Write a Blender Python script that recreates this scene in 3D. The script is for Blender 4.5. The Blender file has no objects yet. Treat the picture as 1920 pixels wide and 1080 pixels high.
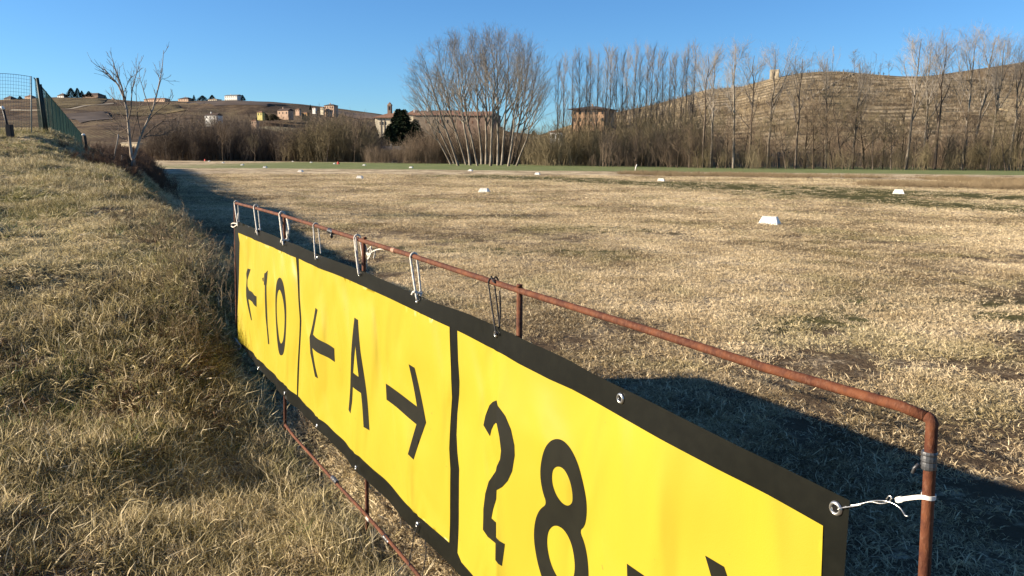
import bpy, bmesh, math, random
import numpy as np
from mathutils import Vector, Matrix
from mathutils.geometry import delaunay_2d_cdt

SC = bpy.context.scene
COL = SC.collection
rng = np.random.default_rng(7)
random.seed(7)

# ------------------------------------------------------------------ camera
F = 1500.0                       # focal length in photo pixels (1920 wide)
CAMZ = 2.2
_n = np.array([0.007, 1.0, 0.1647]); _n /= np.linalg.norm(_n)     # world up seen from the camera
_f = np.array([0, 0, -1.0]); _f = _f - _n * (_f @ _n); _f /= np.linalg.norm(_f)
_r = np.cross(_f, _n)
R_wc = np.array([_r, _f, _n])    # camera vector -> world vector
CAM = np.array([0, 0, CAMZ])
cd = bpy.data.cameras.new('camera'); co = bpy.data.objects.new('camera', cd); COL.objects.link(co)
cd.sensor_width = 36; cd.lens = F / 1920 * 36; cd.clip_start = 0.05; cd.clip_end = 8000
co.matrix_world = Matrix.Translation(Vector(CAM)) @ Matrix([list(r) for r in R_wc]).to_4x4()
SC.camera = co

# ------------------------------------------------------------------ light
SUN_EL = math.radians(18.8)
SUN_AZ = math.radians(2.5)        # light travels towards +X, turned this much towards +Y
sdir = np.array([math.cos(SUN_AZ) * math.cos(SUN_EL), math.sin(SUN_AZ) * math.cos(SUN_EL), -math.sin(SUN_EL)])
sl = bpy.data.lights.new('sun', 'SUN'); so = bpy.data.objects.new('sun', sl); COL.objects.link(so)
sl.energy = 5.0; sl.angle = math.radians(0.5); sl.color = (1.0, 0.86, 0.68)
so.rotation_euler = Vector(sdir).to_track_quat('-Z', 'Y').to_euler(); so.location = (-20, 0, 30)
W = bpy.data.worlds.new("World"); SC.world = W; W.use_nodes = True
wn = W.node_tree; bg = wn.nodes['Background']
sky = wn.nodes.new('ShaderNodeTexSky'); sky.sky_type = 'NISHITA'; sky.sun_disc = False
sky.sun_elevation = SUN_EL
sky.sun_rotation = math.atan2(-sdir[0], -sdir[1])     # clockwise from +Y
sky.altitude = 300; sky.air_density = 1.0; sky.dust_density = 0.0; sky.ozone_density = 5.0
bg.inputs[1].default_value = 0.050
tint = wn.nodes.new('ShaderNodeMix'); tint.data_type = 'RGBA'; tint.blend_type = 'MULTIPLY'; tint.inputs[0].default_value = 1
tint.inputs[7].default_value = (.70, .95, 1.14, 1); wn.links.new(sky.outputs[0], tint.inputs[6]); wn.links.new(tint.outputs[2], bg.inputs[0])
SC.view_settings.view_transform = 'Standard'; SC.view_settings.look = 'None'
SC.view_settings.exposure = 1.6; SC.view_settings.gamma = 1
SC.cycles.max_bounces = 5; SC.cycles.diffuse_bounces = 2; SC.cycles.glossy_bounces = 2
SC.cycles.transparent_max_bounces = 6; SC.cycles.sample_clamp_indirect = 4

# ------------------------------------------------------------------ geometry helpers
def ray(px, py):
    d = R_wc @ np.array([px - 960, 540 - py, -F]); return d / d[1]
def at_depth(px, py, depth): return CAM + ray(px, py) * depth
def on_plane_z(px, py, z=0.0):
    d = ray(px, py); return CAM + d * ((z - CAMZ) / d[2])
def azx(px, py=300): return ray(px, py)[0]

def smooth(a, b, x):
    t = np.clip((np.asarray(x, float) - a) / (b - a), 0, 1); return t * t * (3 - 2 * t)
_perm = rng.random((256, 256))
def vnoise(x, y):
    x = np.asarray(x, float); y = np.asarray(y, float)
    xi = np.floor(x).astype(int); yi = np.floor(y).astype(int); fx = x - xi; fy = y - yi
    fx = fx * fx * (3 - 2 * fx); fy = fy * fy * (3 - 2 * fy)
    g = lambda a, b: _perm[a & 255, b & 255]
    return (g(xi, yi) * (1 - fx) * (1 - fy) + g(xi + 1, yi) * fx * (1 - fy) + g(xi, yi + 1) * (1 - fx) * fy + g(xi + 1, yi + 1) * fx * fy) * 2 - 1
def fbm(x, y, o=3):
    s = 0; a = 1
    for i in range(o): s = s + a * vnoise(x * 2 ** i + 17 * i, y * 2 ** i + 5 * i); a *= .5
    return s

# crest of the embankment: depth -> x, height
CY = np.array([-30, -3, 0, 4, 6, 7.5, 8.5, 10, 14, 22, 30, 44, 110, 400])
CX = np.array([6., -2.2, -2.9, -3.4, -3.3, -3.25, -3.3, -4.15, -6.45, -10.95, -14.6, -21.1, -51.9, -188])
CH = np.array([.05, .06, .08, .14, .24, .50, .88, 1.12, 1.36, 1.70, 1.88, 1.7, 1.6, .5])
CW = np.array([3.0, 3.0, 2.6, 2.0, 1.5, 1.1, 1.15, 1.35, 1.7, 2.0, 2.3, 2.6, 3, 3])
def ground_z(x, y, detail=True):
    x = np.asarray(x, float); y = np.asarray(y, float)
    cx = np.interp(y, CY, CX); h = np.interp(y, CY, CH); w = np.interp(y, CY, CW)
    s = (cx - x) * .9                              # >0 : on the left of the crest
    z = h * (1 - smooth(-.05, 1.0, -s / w)) 
    z = z + np.where(s > 0, .045 * np.minimum(s, 8), 0) * smooth(-2, 6, y)
    knoll = np.exp(-((y - 30) / 7.) ** 2) * smooth(-.1, 2.4, s) * 0.86
    z = z + knoll + .16 * np.exp(-((y - 29) / 6.) ** 2) * np.exp(-((s - 3.0) / 1.6) ** 2)
    fl = .87 - .597 * (y - 1.65) - x
    z = z - .2 * smooth(-.7, .0, fl) * (1 - smooth(.7, 2.6, fl)) * (1 - smooth(5.6, 7.2, y)) * smooth(-2, 0, y)
    z = z * (1 - smooth(300, 420, y))
    if detail:
        bank = smooth(-3.2, -.6, s) * (1 - smooth(45, 80, y))
        z = z + bank * (.075 * fbm(x * 1.1, y * 1.1, 3) + .03 * vnoise(x * 4.3, y * 4.3))
        z = z + (1 - bank) * .012 * vnoise(x * 1.7, y * 1.7) * (1 - smooth(40, 90, y))
    return z

def link(o, parent=None, **props):
    COL.objects.link(o)
    if parent is not None: o.parent = parent
    for k, v in props.items():
        if v: o[k] = v
    return o
def obj(name, mesh, mat=None, parent=None, **props):
    if mat is not None and len(mesh.materials) == 0: mesh.materials.append(mat)
    return link(bpy.data.objects.new(name, mesh), parent, **props)
def thing(name, loc, label, category, group=None):
    e = bpy.data.objects.new(name, None); e.location = [float(v) for v in loc]; e.empty_display_size = .2
    return link(e, None, label=label, category=category, group=group)
def mesh_np(name, V, Fc, smooth_=False):
    m = bpy.data.meshes.new(name)
    V = np.asarray(V, np.float32); Fc = np.asarray(Fc, np.int32)
    m.vertices.add(len(V)); m.vertices.foreach_set('co', V.ravel())
    k = Fc.shape[1]; m.loops.add(Fc.size); m.loops.foreach_set('vertex_index', Fc.ravel())
    m.polygons.add(len(Fc)); m.polygons.foreach_set('loop_start', np.arange(len(Fc), dtype=np.int32) * k)
    m.polygons.foreach_set('loop_total', np.full(len(Fc), k, np.int32))
    m.polygons.foreach_set('use_smooth', np.full(len(Fc), bool(smooth_)))
    m.update(calc_edges=True); m.validate(); return m
def tubes(P, R, sides):
    """P (N,K,3) centre lines, R (N,K) radii -> verts, quads"""
    P = np.asarray(P, float); R = np.asarray(R, float); N, K, _ = P.shape
    T = np.gradient(P, axis=1); T /= np.linalg.norm(T, axis=2, keepdims=True) + 1e-9
    ref = np.where(np.abs(T[:, :1, 2:3]) > .9, np.array([1., 0, 0]), np.array([0, 0, 1.]))
    ref = np.broadcast_to(ref, T.shape)
    A = np.cross(T, ref); A /= np.linalg.norm(A, axis=2, keepdims=True) + 1e-9
    B = np.cross(T, A)
    a = np.arange(sides) * 2 * math.pi / sides
    V = P[:, :, None, :] + R[:, :, None, None] * (A[:, :, None, :] * np.cos(a)[None, None, :, None] + B[:, :, None, :] * np.sin(a)[None, None, :, None])
    idx = np.arange(N * K * sides).reshape(N, K, sides); nx = np.roll(idx, -1, axis=2)
    Q = np.stack([idx[:, :-1], nx[:, :-1], nx[:, 1:], idx[:, 1:]], axis=-1).reshape(-1, 4)
    return V.reshape(-1, 3), Q
def tube_mesh(name, pts, r, sides=10, smooth_=True, cap=True):
    pts = np.asarray(pts, float); r = np.full(len(pts), r) if np.isscalar(r) else np.asarray(r)
    V, Q = tubes(pts[None], r[None], sides)
    fl = [list(q) for q in Q]
    if cap: fl.append(list(range(sides))[::-1]); fl.append(list(range(len(V) - sides, len(V))))
    m = bpy.data.meshes.new(name); m.from_pydata(V.tolist(), [], fl)
    for p in m.polygons: p.use_smooth = smooth_ and len(p.vertices) == 4
    m.update(); return m
def join_np(parts):
    V = []; Q = []; o = 0
    for v, q in parts:
        V.append(v); Q.append(np.asarray(q) + o); o += len(v)
    return np.concatenate(V), np.concatenate(Q)
def box_np(x0, x1, y0, y1, z0, z1):
    v = np.array([[x, y, z] for x in (x0, x1) for y in (y0, y1) for z in (z0, z1)], float)
    return v, np.array([[0, 1, 3, 2], [4, 6, 7, 5], [0, 4, 5, 1], [2, 3, 7, 6], [0, 2, 6, 4], [1, 5, 7, 3]])

# ------------------------------------------------------------------ material helpers
class NT:
    def __init__(s, name, rough=.9, spec=.2):
        s.m = bpy.data.materials.new(name); s.m.use_nodes = True; s.t = s.m.node_tree
        s.b = s.t.nodes['Principled BSDF']; s.b.inputs['Roughness'].default_value = rough
        s.b.inputs['Specular IOR Level'].default_value = spec
    def n(s, typ, **kw):
        n = s.t.nodes.new(typ)
        for k, v in kw.items(): setattr(n, k, v)
        return n
    def put(s, sock, v):
        if isinstance(v, bpy.types.NodeSocket): s.t.links.new(v, sock)
        elif isinstance(v, (tuple, list)) and len(v) == 3 and sock.type == 'RGBA': sock.default_value = (*v, 1)
        else: sock.default_value = v
    def pos(s, obj=False):
        if obj: return s.n('ShaderNodeTexCoord').outputs['Object']
        return s.n('ShaderNodeNewGeometry').outputs['Position']
    def noise(s, vec, scale, detail=4, rough=.55, dist=0, stretch=None):
        if stretch:
            mp = s.n('ShaderNodeMapping'); s.put(mp.inputs['Vector'], vec); mp.inputs['Scale'].default_value = stretch; vec = mp.outputs[0]
        n = s.n('ShaderNodeTexNoise'); s.put(n.inputs['Vector'], vec); n.inputs['Scale'].default_value = scale
        n.inputs['Detail'].default_value = detail; n.inputs['Roughness'].default_value = rough; n.inputs['Distortion'].default_value = dist
        return n.outputs['Fac']
    def ramp(s, v, a, b, lo=0., hi=1.):
        n = s.n('ShaderNodeMapRange'); n.interpolation_type = 'SMOOTHSTEP'; s.put(n.inputs[0], v)
        for i, q in enumerate((a, b, lo, hi)): n.inputs[1 + i].default_value = q
        return n.outputs[0]
    def mix(s, f, a, b, mode='MIX'):
        n = s.n('ShaderNodeMix'); n.data_type = 'RGBA'; n.blend_type = mode
        s.put(n.inputs[0], f); s.put(n.inputs[6], a); s.put(n.inputs[7], b); return n.outputs[2]
    def math(s, op, a, b=0., c=0.):
        n = s.n('ShaderNodeMath'); n.operation = op; s.put(n.inputs[0], a); s.put(n.inputs[1], b); s.put(n.inputs[2], c); return n.outputs[0]
    def rand(s): return s.n('ShaderNodeObjectInfo').outputs['Random']
    def attr(s, name, typ='GEOMETRY'):
        n = s.n('ShaderNodeAttribute'); n.attribute_name = name; n.attribute_type = typ; return n.outputs['Fac']
    def color(s, c, k=.64):
        s.put(s.b.inputs['Base Color'], s.mix(1.0, c, (k, k, k), 'MULTIPLY')); return s
    def bump(s, h, strength=.5, dist=.02):
        n = s.n('ShaderNodeBump'); s.put(n.inputs['Height'], h); n.inputs['Strength'].default_value = strength
        n.inputs['Distance'].default_value = dist; s.t.links.new(n.outputs[0], s.b.inputs['Normal']); return s
def plain(name, c, rough=.8, var=.15, scale=3., bump=0, spec=.25, metal=0, alb=.75):
    k = NT(name, rough, spec); p = k.pos(True); n = k.noise(p, scale, 5)
    c2 = tuple(v * (1 - var) for v in c); c3 = tuple(min(1, v * (1 + var)) for v in c)
    k.color(k.mix(k.ramp(n, .3, .7), c2, c3), alb); k.b.inputs['Metallic'].default_value = metal
    if bump: k.bump(n, .6, bump)
    return k.m

def grass_colour(k, wet):
    """one colour field in world space for soil sheet and blades; wet = how green the place is"""
    p = k.pos()
    big = k.noise(p, .16, 3, .5); mid = k.noise(p, .75, 4, .6); fine = k.noise(p, 5., 3, .6)
    straw = k.mix(k.ramp(mid, .3, .7), (.42, .33, .205), (.66, .55, .385))
    straw = k.mix(k.ramp(fine, .55, .72), straw, (.26, .19, .10))
    brown = k.mix(k.ramp(fine, .35, .6), (.10, .07, .04), (.22, .16, .09))
    olive = k.mix(k.ramp(mid, .35, .65), (.13, .145, .04), (.25, .24, .085))
    a = k.math('MULTIPLY', k.ramp(big, .46, .56), k.ramp(mid, .40, .56))
    c = k.mix(k.math('MULTIPLY', a, .85), straw, brown)
    g = k.math('ADD', k.math('MULTIPLY', k.ramp(k.noise(p, .33, 4, .6, .6), .50, .64), .35), wet)
    return k.mix(k.math('MINIMUM', k.math('MULTIPLY', g, k.ramp(fine, .25, .5)), 1), c, olive)

def bank_mask(k):
    p = k.pos(); s = k.n('ShaderNodeSeparateXYZ'); k.put(s.inputs[0], p)
    # x + .47 y < 0.2 : on the bank
    v = k.math('ADD', s.outputs[0], k.math('MULTIPLY', s.outputs[1], .47))
    near = k.ramp(v, -1.0, .8, 1, 0)
    return near, s

# soil / ground sheet
k = NT('dry_ground', .95, .05)
near, sep = bank_mask(k)
wet = k.math('ADD', k.math('MULTIPLY', near, .22), k.attr('moss'))
c = grass_colour(k, wet)
p = k.pos()
c = k.mix(k.ramp(k.noise(p, 14., 3, .65), .40, .55, 0, .85), c, (.055, .040, .024))          # soil between the stems
far = k.ramp(sep.outputs[1], 18, 45)
streak = k.noise(p, 1.4, 5, .7)
cfar = k.mix(k.ramp(streak, .50, .62, 0, .75), grass_colour(k, k.attr('moss')), (.22, .155, .08))
c = k.mix(far, c, cfar)
c = k.mix(k.math('MULTIPLY', k.attr('rut'), k.ramp(k.noise(p, 2.2, 5, .7), .33, .55, .3, 1.0)), c, (.085, .060, .036))
c = k.mix(k.attr('wheat'), c, k.mix(k.ramp(k.noise(p, .25, 4), .35, .7), (.12, .15, .055), (.19, .20, .09)))
c = k.mix(k.math('MULTIPLY', k.attr('moss'), k.ramp(k.noise(p, .9, 5, .7), .30, .48, .55, 1.0)), c, (.060, .056, .020))
k.color(c, .95).bump(k.noise(p, 9., 5, .7), .9, .06)
M_GROUND = k.m

def blade_mat(name, wet, bright=1.0, sub=True):
    k = NT(name, .75, .15)
    c = grass_colour(k, wet)
    r = k.rand(); v = k.attr('bl')
    c = k.mix(1.0, c, k.mix(v, (.38 * bright,) * 3, (1.5 * bright, 1.46 * bright, 1.32 * bright)), 'MULTIPLY')
    c = k.mix(k.math('MULTIPLY', k.ramp(v, .84, .86), .7), c, (.74, .63, .42))
    k.color(c, 1.0)
    tr = k.n('ShaderNodeBsdfTranslucent'); k.put(tr.inputs[0], c)
    ms = k.n('ShaderNodeMixShader'); ms.inputs[0].default_value = .3
    k.t.links.new(k.b.outputs[0], ms.inputs[1]); k.t.links.new(tr.outputs[0], ms.inputs[2])
    k.t.links.new(ms.outputs[0], k.t.nodes['Material Output'].inputs[0])
    return k.m
M_BLADE_FIELD = blade_mat('dry_grass_blades', 0.03, 1.05)
M_BLADE_BANK = blade_mat('bank_grass_blades', .42, 1.1)

# ------------------------------------------------------------------ ground sheet
RUN = -.461
def seg_dist(X, Y, pts):
    d = np.full(X.shape, 1e9)
    for (x0, y0), (x1, y1) in zip(pts[:-1], pts[1:]):
        t = np.clip(((X - x0) * (x1 - x0) + (Y - y0) * (y1 - y0)) / ((x1 - x0) ** 2 + (y1 - y0) ** 2), 0, 1)
        d = np.minimum(d, np.hypot(X - x0 - t * (x1 - x0), Y - y0 - t * (y1 - y0)))
    return d
MOSSLN = [tuple(on_plane_z(*q)[:2]) for q in ((930, 331), (1150, 341), (1400, 353), (1640, 374), (2000, 400))]
MOSSLN2 = [tuple(on_plane_z(*q)[:2]) for q in ((1250, 343), (1500, 353), (1750, 366), (2050, 378))]
def moss_at(Xf, Yf):
    w = 1.6 + Yf * .05
    moss = np.clip(1.55 - np.minimum(seg_dist(Xf, Yf, MOSSLN), seg_dist(Xf, Yf, MOSSLN2)) / w + .45 * fbm(Xf * .35, Yf * .12, 2), 0, 1) * .95
    for q, rad in (((1690, 565), 1.1), ((900, 470), 1.0), ((1130, 431), 1.2), ((1880, 600), .8), ((1100, 471), .8), ((1500, 600), .7)):
        c = on_plane_z(*q); d = np.hypot((Xf - c[0]) * .6, Yf - c[1])
        moss = np.maximum(moss, .8 * np.clip(1.2 - d / rad + .7 * vnoise(Xf * 1.5, Yf * 1.5), 0, 1))
    return moss
def side(x, y): return (np.interp(y, CY, CX) - x) * .9
def bare_at(x, y):     # 0 where the sward is thick, 1 where it is worn
    b = np.clip(1.5 * fbm(x * .32, y * .22, 3) + 1.5 * fbm(x * 1.25 + 7, y * .95, 2) - .35 + .35 * (1 - smooth(7, 16, y)), 0, 1)
    return b * (.6 + .4 * (1 - smooth(12, 40, y)))
def build_ground():
    az = np.concatenate([np.radians(np.arange(-60, 60.01, .3)), np.radians(np.arange(63, 300, 3))])
    rr = [.02, .12, .35]
    while rr[-1] < 3200: rr.append(rr[-1] * (1.02 if rr[-1] < 200 else 1.08))
    rr = np.array(rr)
    A, Rr = np.meshgrid(az, rr); X = Rr * np.sin(A); Y = Rr * np.cos(A)
    Z = ground_z(X, Y)
    n, m = X.shape; idx = np.arange(n * m).reshape(n, m); nx = np.roll(idx, -1, 1)
    Q = np.stack([idx[:-1], nx[:-1], nx[1:], idx[1:]], -1).reshape(-1, 4)
    V = np.stack([X, Y, Z], -1).reshape(-1, 3)
    V = np.concatenate([V, [[0, 0, float(ground_z(0, 0))]]])
    ctr = len(V) - 1
    
    me = mesh_np('ground', V[:-1], Q, True)
    Xf = V[:-1, 0]; Yf = V[:-1, 1]
    moss = moss_at(Xf, Yf)
    rut = np.zeros(len(Xf))
    wheat = smooth(118, 128, Yf + .1 * Xf + 6 * vnoise(Xf * .05, Yf * .05)) * (Xf > -70 + .0 * Yf) * (1 - smooth(235, 260, Yf))
    wheat = wheat * smooth(-75, -40, Xf + .15 * (Yf - 128))
    for nm, arr in (('moss', moss), ('rut', bare_at(Xf, Yf) * smooth(.5, 1.5, -side(Xf, Yf))), ('wheat', wheat)):
        a = me.attributes.new(nm, 'FLOAT', 'POINT'); a.data.foreach_set('value', arr.astype(np.float32))
    obj('ground', me, M_GROUND, kind='structure')
build_ground()
def strip(pts, w, z):
    P = []
    for (x0, y0), (x1, y1) in zip(pts[:-1], pts[1:]):
        for t in np.linspace(0, 1, 12)[:-1]: P.append((x0 + (x1 - x0) * t, y0 + (y1 - y0) * t))
    P.append(tuple(pts[-1])); P = np.array(P); T = np.gradient(P, axis=0); T /= np.linalg.norm(T, axis=1)[:, None]
    N = np.stack([-T[:, 1], T[:, 0]], 1); n = len(P)
    ww = w * (1 + .5 * vnoise(np.arange(n) * .9, np.zeros(n)))[:, None]
    a = P + N * ww; b = P - N * ww
    V = [(x, y, ground_z(x, y) + z) for x, y in a] + [(x, y, ground_z(x, y) + z) for x, y in b]
    return mesh_np('rut', V, [[i, i + 1, n + i + 1, n + i] for i in range(n - 1)])
M_SOIL = plain('bare_soil', (.10, .07, .04), .95, .4, 6)

# ------------------------------------------------------------------ scatter (ground cover only)
SRC = {}
def source_collection(name, meshes, mat):
    c = bpy.data.collections.new(name)
    for i, m in enumerate(meshes):
        if mat is not None and not m.materials: m.materials.append(mat)
        o = bpy.data.objects.new(name, m); c.objects.link(o)
    return c
def scatter(name, P, scale, coll, ncoll, tilt=.12, zscale=None, **props):
    n = len(P); me = bpy.data.meshes.new(name); me.vertices.add(n)
    me.vertices.foreach_set('co', np.asarray(P, np.float32).ravel())
    r = np.stack([rng.normal(0, tilt, n), rng.normal(0, tilt, n), rng.random(n) * 6.283], 1).astype(np.float32)
    a = me.attributes.new('rot', 'FLOAT_VECTOR', 'POINT'); a.data.foreach_set('vector', r.ravel())
    s = np.repeat(np.asarray(scale, np.float32)[:, None], 3, 1)
    if zscale is not None: s[:, 2] *= zscale
    a = me.attributes.new('scl', 'FLOAT_VECTOR', 'POINT'); a.data.foreach_set('vector', s.astype(np.float32).ravel())
    a = me.attributes.new('idx', 'INT', 'POINT'); a.data.foreach_set('value', rng.integers(0, ncoll, n).astype(np.int32))
    g = bpy.data.node_groups.new(name, 'GeometryNodeTree')
    g.interface.new_socket('Geometry', in_out='INPUT', socket_type='NodeSocketGeometry')
    g.interface.new_socket('Geometry', in_out='OUTPUT', socket_type='NodeSocketGeometry')
    gi = g.nodes.new('NodeGroupInput'); go = g.nodes.new('NodeGroupOutput')
    iop = g.nodes.new('GeometryNodeInstanceOnPoints'); ci = g.nodes.new('GeometryNodeCollectionInfo')
    ci.inputs['Collection'].default_value = coll; ci.inputs['Separate Children'].default_value = True; ci.inputs['Reset Children'].default_value = True
    def at(nm, t):
        x = g.nodes.new('GeometryNodeInputNamedAttribute'); x.data_type = t; x.inputs['Name'].default_value = nm
        return [o for o in x.outputs if o.enabled and o.name == 'Attribute'][0]
    L = g.links.new
    L(gi.outputs[0], iop.inputs['Points']); L(ci.outputs[0], iop.inputs['Instance'])
    iop.inputs['Pick Instance'].default_value = True
    L(at('idx', 'INT'), iop.inputs['Instance Index']); L(at('rot', 'FLOAT_VECTOR'), iop.inputs['Rotation']); L(at('scl', 'FLOAT_VECTOR'), iop.inputs['Scale'])
    L(iop.outputs[0], go.inputs[0])
    o = bpy.data.objects.new(name, me); md = o.modifiers.new('scatter', 'NODES'); md.node_group = g
    return link(o, None, kind='stuff', **props)

def tuft(seed, nb, rad, hmin, hmax, w, lean, droop=.5, flat=.3):
    r = np.random.default_rng(seed)
    a = r.random(nb) * 6.283; q = np.sqrt(r.random(nb)) * rad
    base = np.stack([np.cos(a) * q, np.sin(a) * q, -.015 * np.ones(nb)], 1)
    h = r.uniform(hmin, hmax, nb) * np.where(r.random(nb) < .12, 1.35, 1)
    th = r.random(nb) * 6.283; ln = np.abs(r.normal(lean, .35, nb)); ln = np.where(r.random(nb) < flat, r.uniform(1.0, 1.45, nb), ln)
    d0 = np.stack([np.cos(th) * np.sin(ln), np.sin(th) * np.sin(ln), np.cos(ln)], 1)
    l2 = np.clip(ln + droop * r.uniform(.2, 1.4, nb), 0, 1.75); th2 = th + r.normal(0, .4, nb)
    d1 = np.stack([np.cos(th2) * np.sin(l2), np.sin(th2) * np.sin(l2), np.cos(l2)], 1)
    p1 = base + d0 * (h * .55)[:, None]; p2 = p1 + d1 * (h * .5)[:, None]
    p1[:, 2] = np.maximum(p1[:, 2], .006); p2[:, 2] = np.maximum(p2[:, 2], .004)
    s = np.cross(d0, np.stack([np.cos(a * 3), np.sin(a * 3), np.zeros(nb)], 1)); s /= np.linalg.norm(s, axis=1)[:, None] + 1e-6
    ww = (w * r.uniform(.6, 1.4, nb))[:, None] * .5
    V = np.stack([base - s * ww, base + s * ww, p1 + s * ww * .8, p1 - s * ww * .8, p2], 1).reshape(-1, 3)
    i = np.arange(nb)[:, None] * 5
    Fq = np.concatenate([i + [0, 1, 2], i + [0, 2, 3], i + [3, 2, 4]]).reshape(-1, 3)
    m = mesh_np('tuft', V, Fq)
    at = m.attributes.new('bl', 'FLOAT', 'POINT'); at.data.foreach_set('value', np.repeat(r.random(nb), 5).astype(np.float32))
    return m

_ = 0
def polar_pts(n, r0, r1, a0, a1, pw):
    """random ground points; density ~ r**-pw"""
    u = rng.random(n); e = 2 - pw
    r = (r0 ** e + u * (r1 ** e - r0 ** e)) ** (1 / e); a = np.radians(rng.uniform(a0, a1, n))
    return r * np.sin(a), r * np.cos(a)
# signed distance from the sign's line, used to thin the cover right under it
src_field = source_collection('field_tufts', [tuft(10 + i, 40, .13, .03, .085, .0062, .75, .6, .45) for i in range(6)], M_BLADE_FIELD)
src_field_far = source_collection('field_tufts_wide', [tuft(30 + i, 60, .34, .04, .11, .013, .8, .5, .35) for i in range(5)], M_BLADE_FIELD)
src_bank = source_collection('bank_tufts', [tuft(50 + i, 34, .13, .07, .19, .0066, .45, .8, .30) for i in range(7)], M_BLADE_BANK)
k = NT('green_grass_blades', .7, .2); v = k.attr('bl'); k.color(k.mix(k.ramp(v, .7, .75), k.mix(v, (.07, .095, .018), (.20, .22, .055)), (.50, .42, .22)), 1.0)
M_BLADE_GREEN = k.m
src_green = source_collection('green_tufts', [tuft(90 + i, 34, .09, .06, .15, .0058, .35, .7, .1) for i in range(5)], M_BLADE_GREEN)
k = NT('dead_weed_blades', .8, .1); v = k.attr('bl'); k.color(k.mix(k.ramp(v, .75, .8), k.mix(v, (.07, .042, .024), (.24, .155, .09)), (.48, .38, .24)), 1.0)
M_BLADE_DEAD = k.m
src_dead = source_collection('dead_tufts', [tuft(110 + i, 40, .12, .07, .17, .0055, .8, .6, .35) for i in range(5)], M_BLADE_DEAD)
src_bank_low = source_collection('bank_thatch', [tuft(70 + i, 40, .15, .05, .13, .0068, 1.0, .5, .7) for i in range(5)], M_BLADE_BANK)

x, y = polar_pts(130000, 2.0, 34, -34, 42, 1.35); s = side(x, y); kp = s < -1.0
x, y = x[kp], y[kp]
dens = (.45 + .55 * np.clip(fbm(x * .9, y * .9, 2) + .5, 0, 1)) * (1 - .88 * bare_at(x, y)) * (1 - .85 * moss_at(x, y)); kp = rng.random(len(x)) < dens; x, y = x[kp], y[kp]
scatter('dry_grass', np.stack([x, y, ground_z(x, y)], 1), rng.uniform(.6, 1.25, len(x)), src_field, 6, label='short dry straw coloured grass all over the airfield', category='grass')
x, y = polar_pts(52000, 24, 95, -34, 36, 1.5); s = side(x, y); kp = (s < -1.5) & (rng.random(len(x)) < (1 - .6 * bare_at(x, y)) * (1 - .93 * moss_at(x, y))); x, y = x[kp], y[kp]
scatter('dry_grass', np.stack([x, y, ground_z(x, y)], 1), rng.uniform(.6, 1.2, len(x)) * (.7 + y / 90), src_field_far, 5, zscale=.55, label='short dry grass on the far part of the airfield', category='grass')
x, y = polar_pts(80000, 1.3, 36, -60, 24, 1.25); s = side(x, y); fl = np.clip(.87 - .597 * (y - 1.65) - x, -9, 9); kp = ((s > -1.15) & (y > 7.4)) | ((y <= 7.4) & (fl > .28)) | ((y <= 7.4) & (fl > -.05) & (rng.random(len(x)) < .25)); x, y = x[kp], y[kp]
h = .55 + .6 * np.clip(.5 + .8 * fbm(x * .8, y * .8, 2), 0, 1); fl = .87 - .597 * (y - 1.65) - x; h = h * np.where(y < 8, .55 + .45 * smooth(.2, 1.0, fl), 1) * np.where(y < 5, .8, 1)
hole = np.clip(1.2 * (fbm(x * 1.3 + 40, y * 1.3, 2) - .12), 0, 1); kp = rng.random(len(x)) > hole; x, y, h = x[kp], y[kp], h[kp]
scatter('bank_grass', np.stack([x, y, ground_z(x, y)], 1), h * rng.uniform(.7, 1.2, len(x)), src_bank, 7, label='long dry and green grass tufts on the bank left of the sign', category='grass')
x, y = polar_pts(60000, 1.3, 40, -60, 24, 1.3); s = side(x, y); fl = .87 - .597 * (y - 1.65) - x; kp = ((s > -1.6) & (y > 7.4)) | ((y <= 7.4) & (fl > -.1)); x, y = x[kp], y[kp]
hole = np.clip(1.1 * (fbm(x * 1.3 + 40, y * 1.3, 2) - .25), 0, .9); kp = rng.random(len(x)) > hole; x, y = x[kp], y[kp]
scatter('bank_thatch', np.stack([x, y, ground_z(x, y)], 1), rng.uniform(.7, 1.3, len(x)), src_bank_low, 5, label='matted flattened dead grass between the tufts on the bank', category='grass')

x, y = polar_pts(26000, 1.5, 34, -60, 20, 1.3); s = side(x, y); fl = .87 - .597 * (y - 1.65) - x
kp = ((s > -1.4) & (y > 7.4)) | ((y <= 7.4) & (fl > .3)); x, y = x[kp], y[kp]
kp = rng.random(len(x)) < np.clip(2.2 * (fbm(x * .55 + 9, y * .45 + 3, 3) - .12), 0, 1) * .8 + .03 + .5 * smooth(20, 26, y); x, y = x[kp], y[kp]
scatter('green_tufts', np.stack([x, y, ground_z(x, y)], 1), rng.uniform(.6, 1.15, len(x)), src_green, 5, label='fresh green grass tufts growing through the dead grass of the bank', category='grass')

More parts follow.
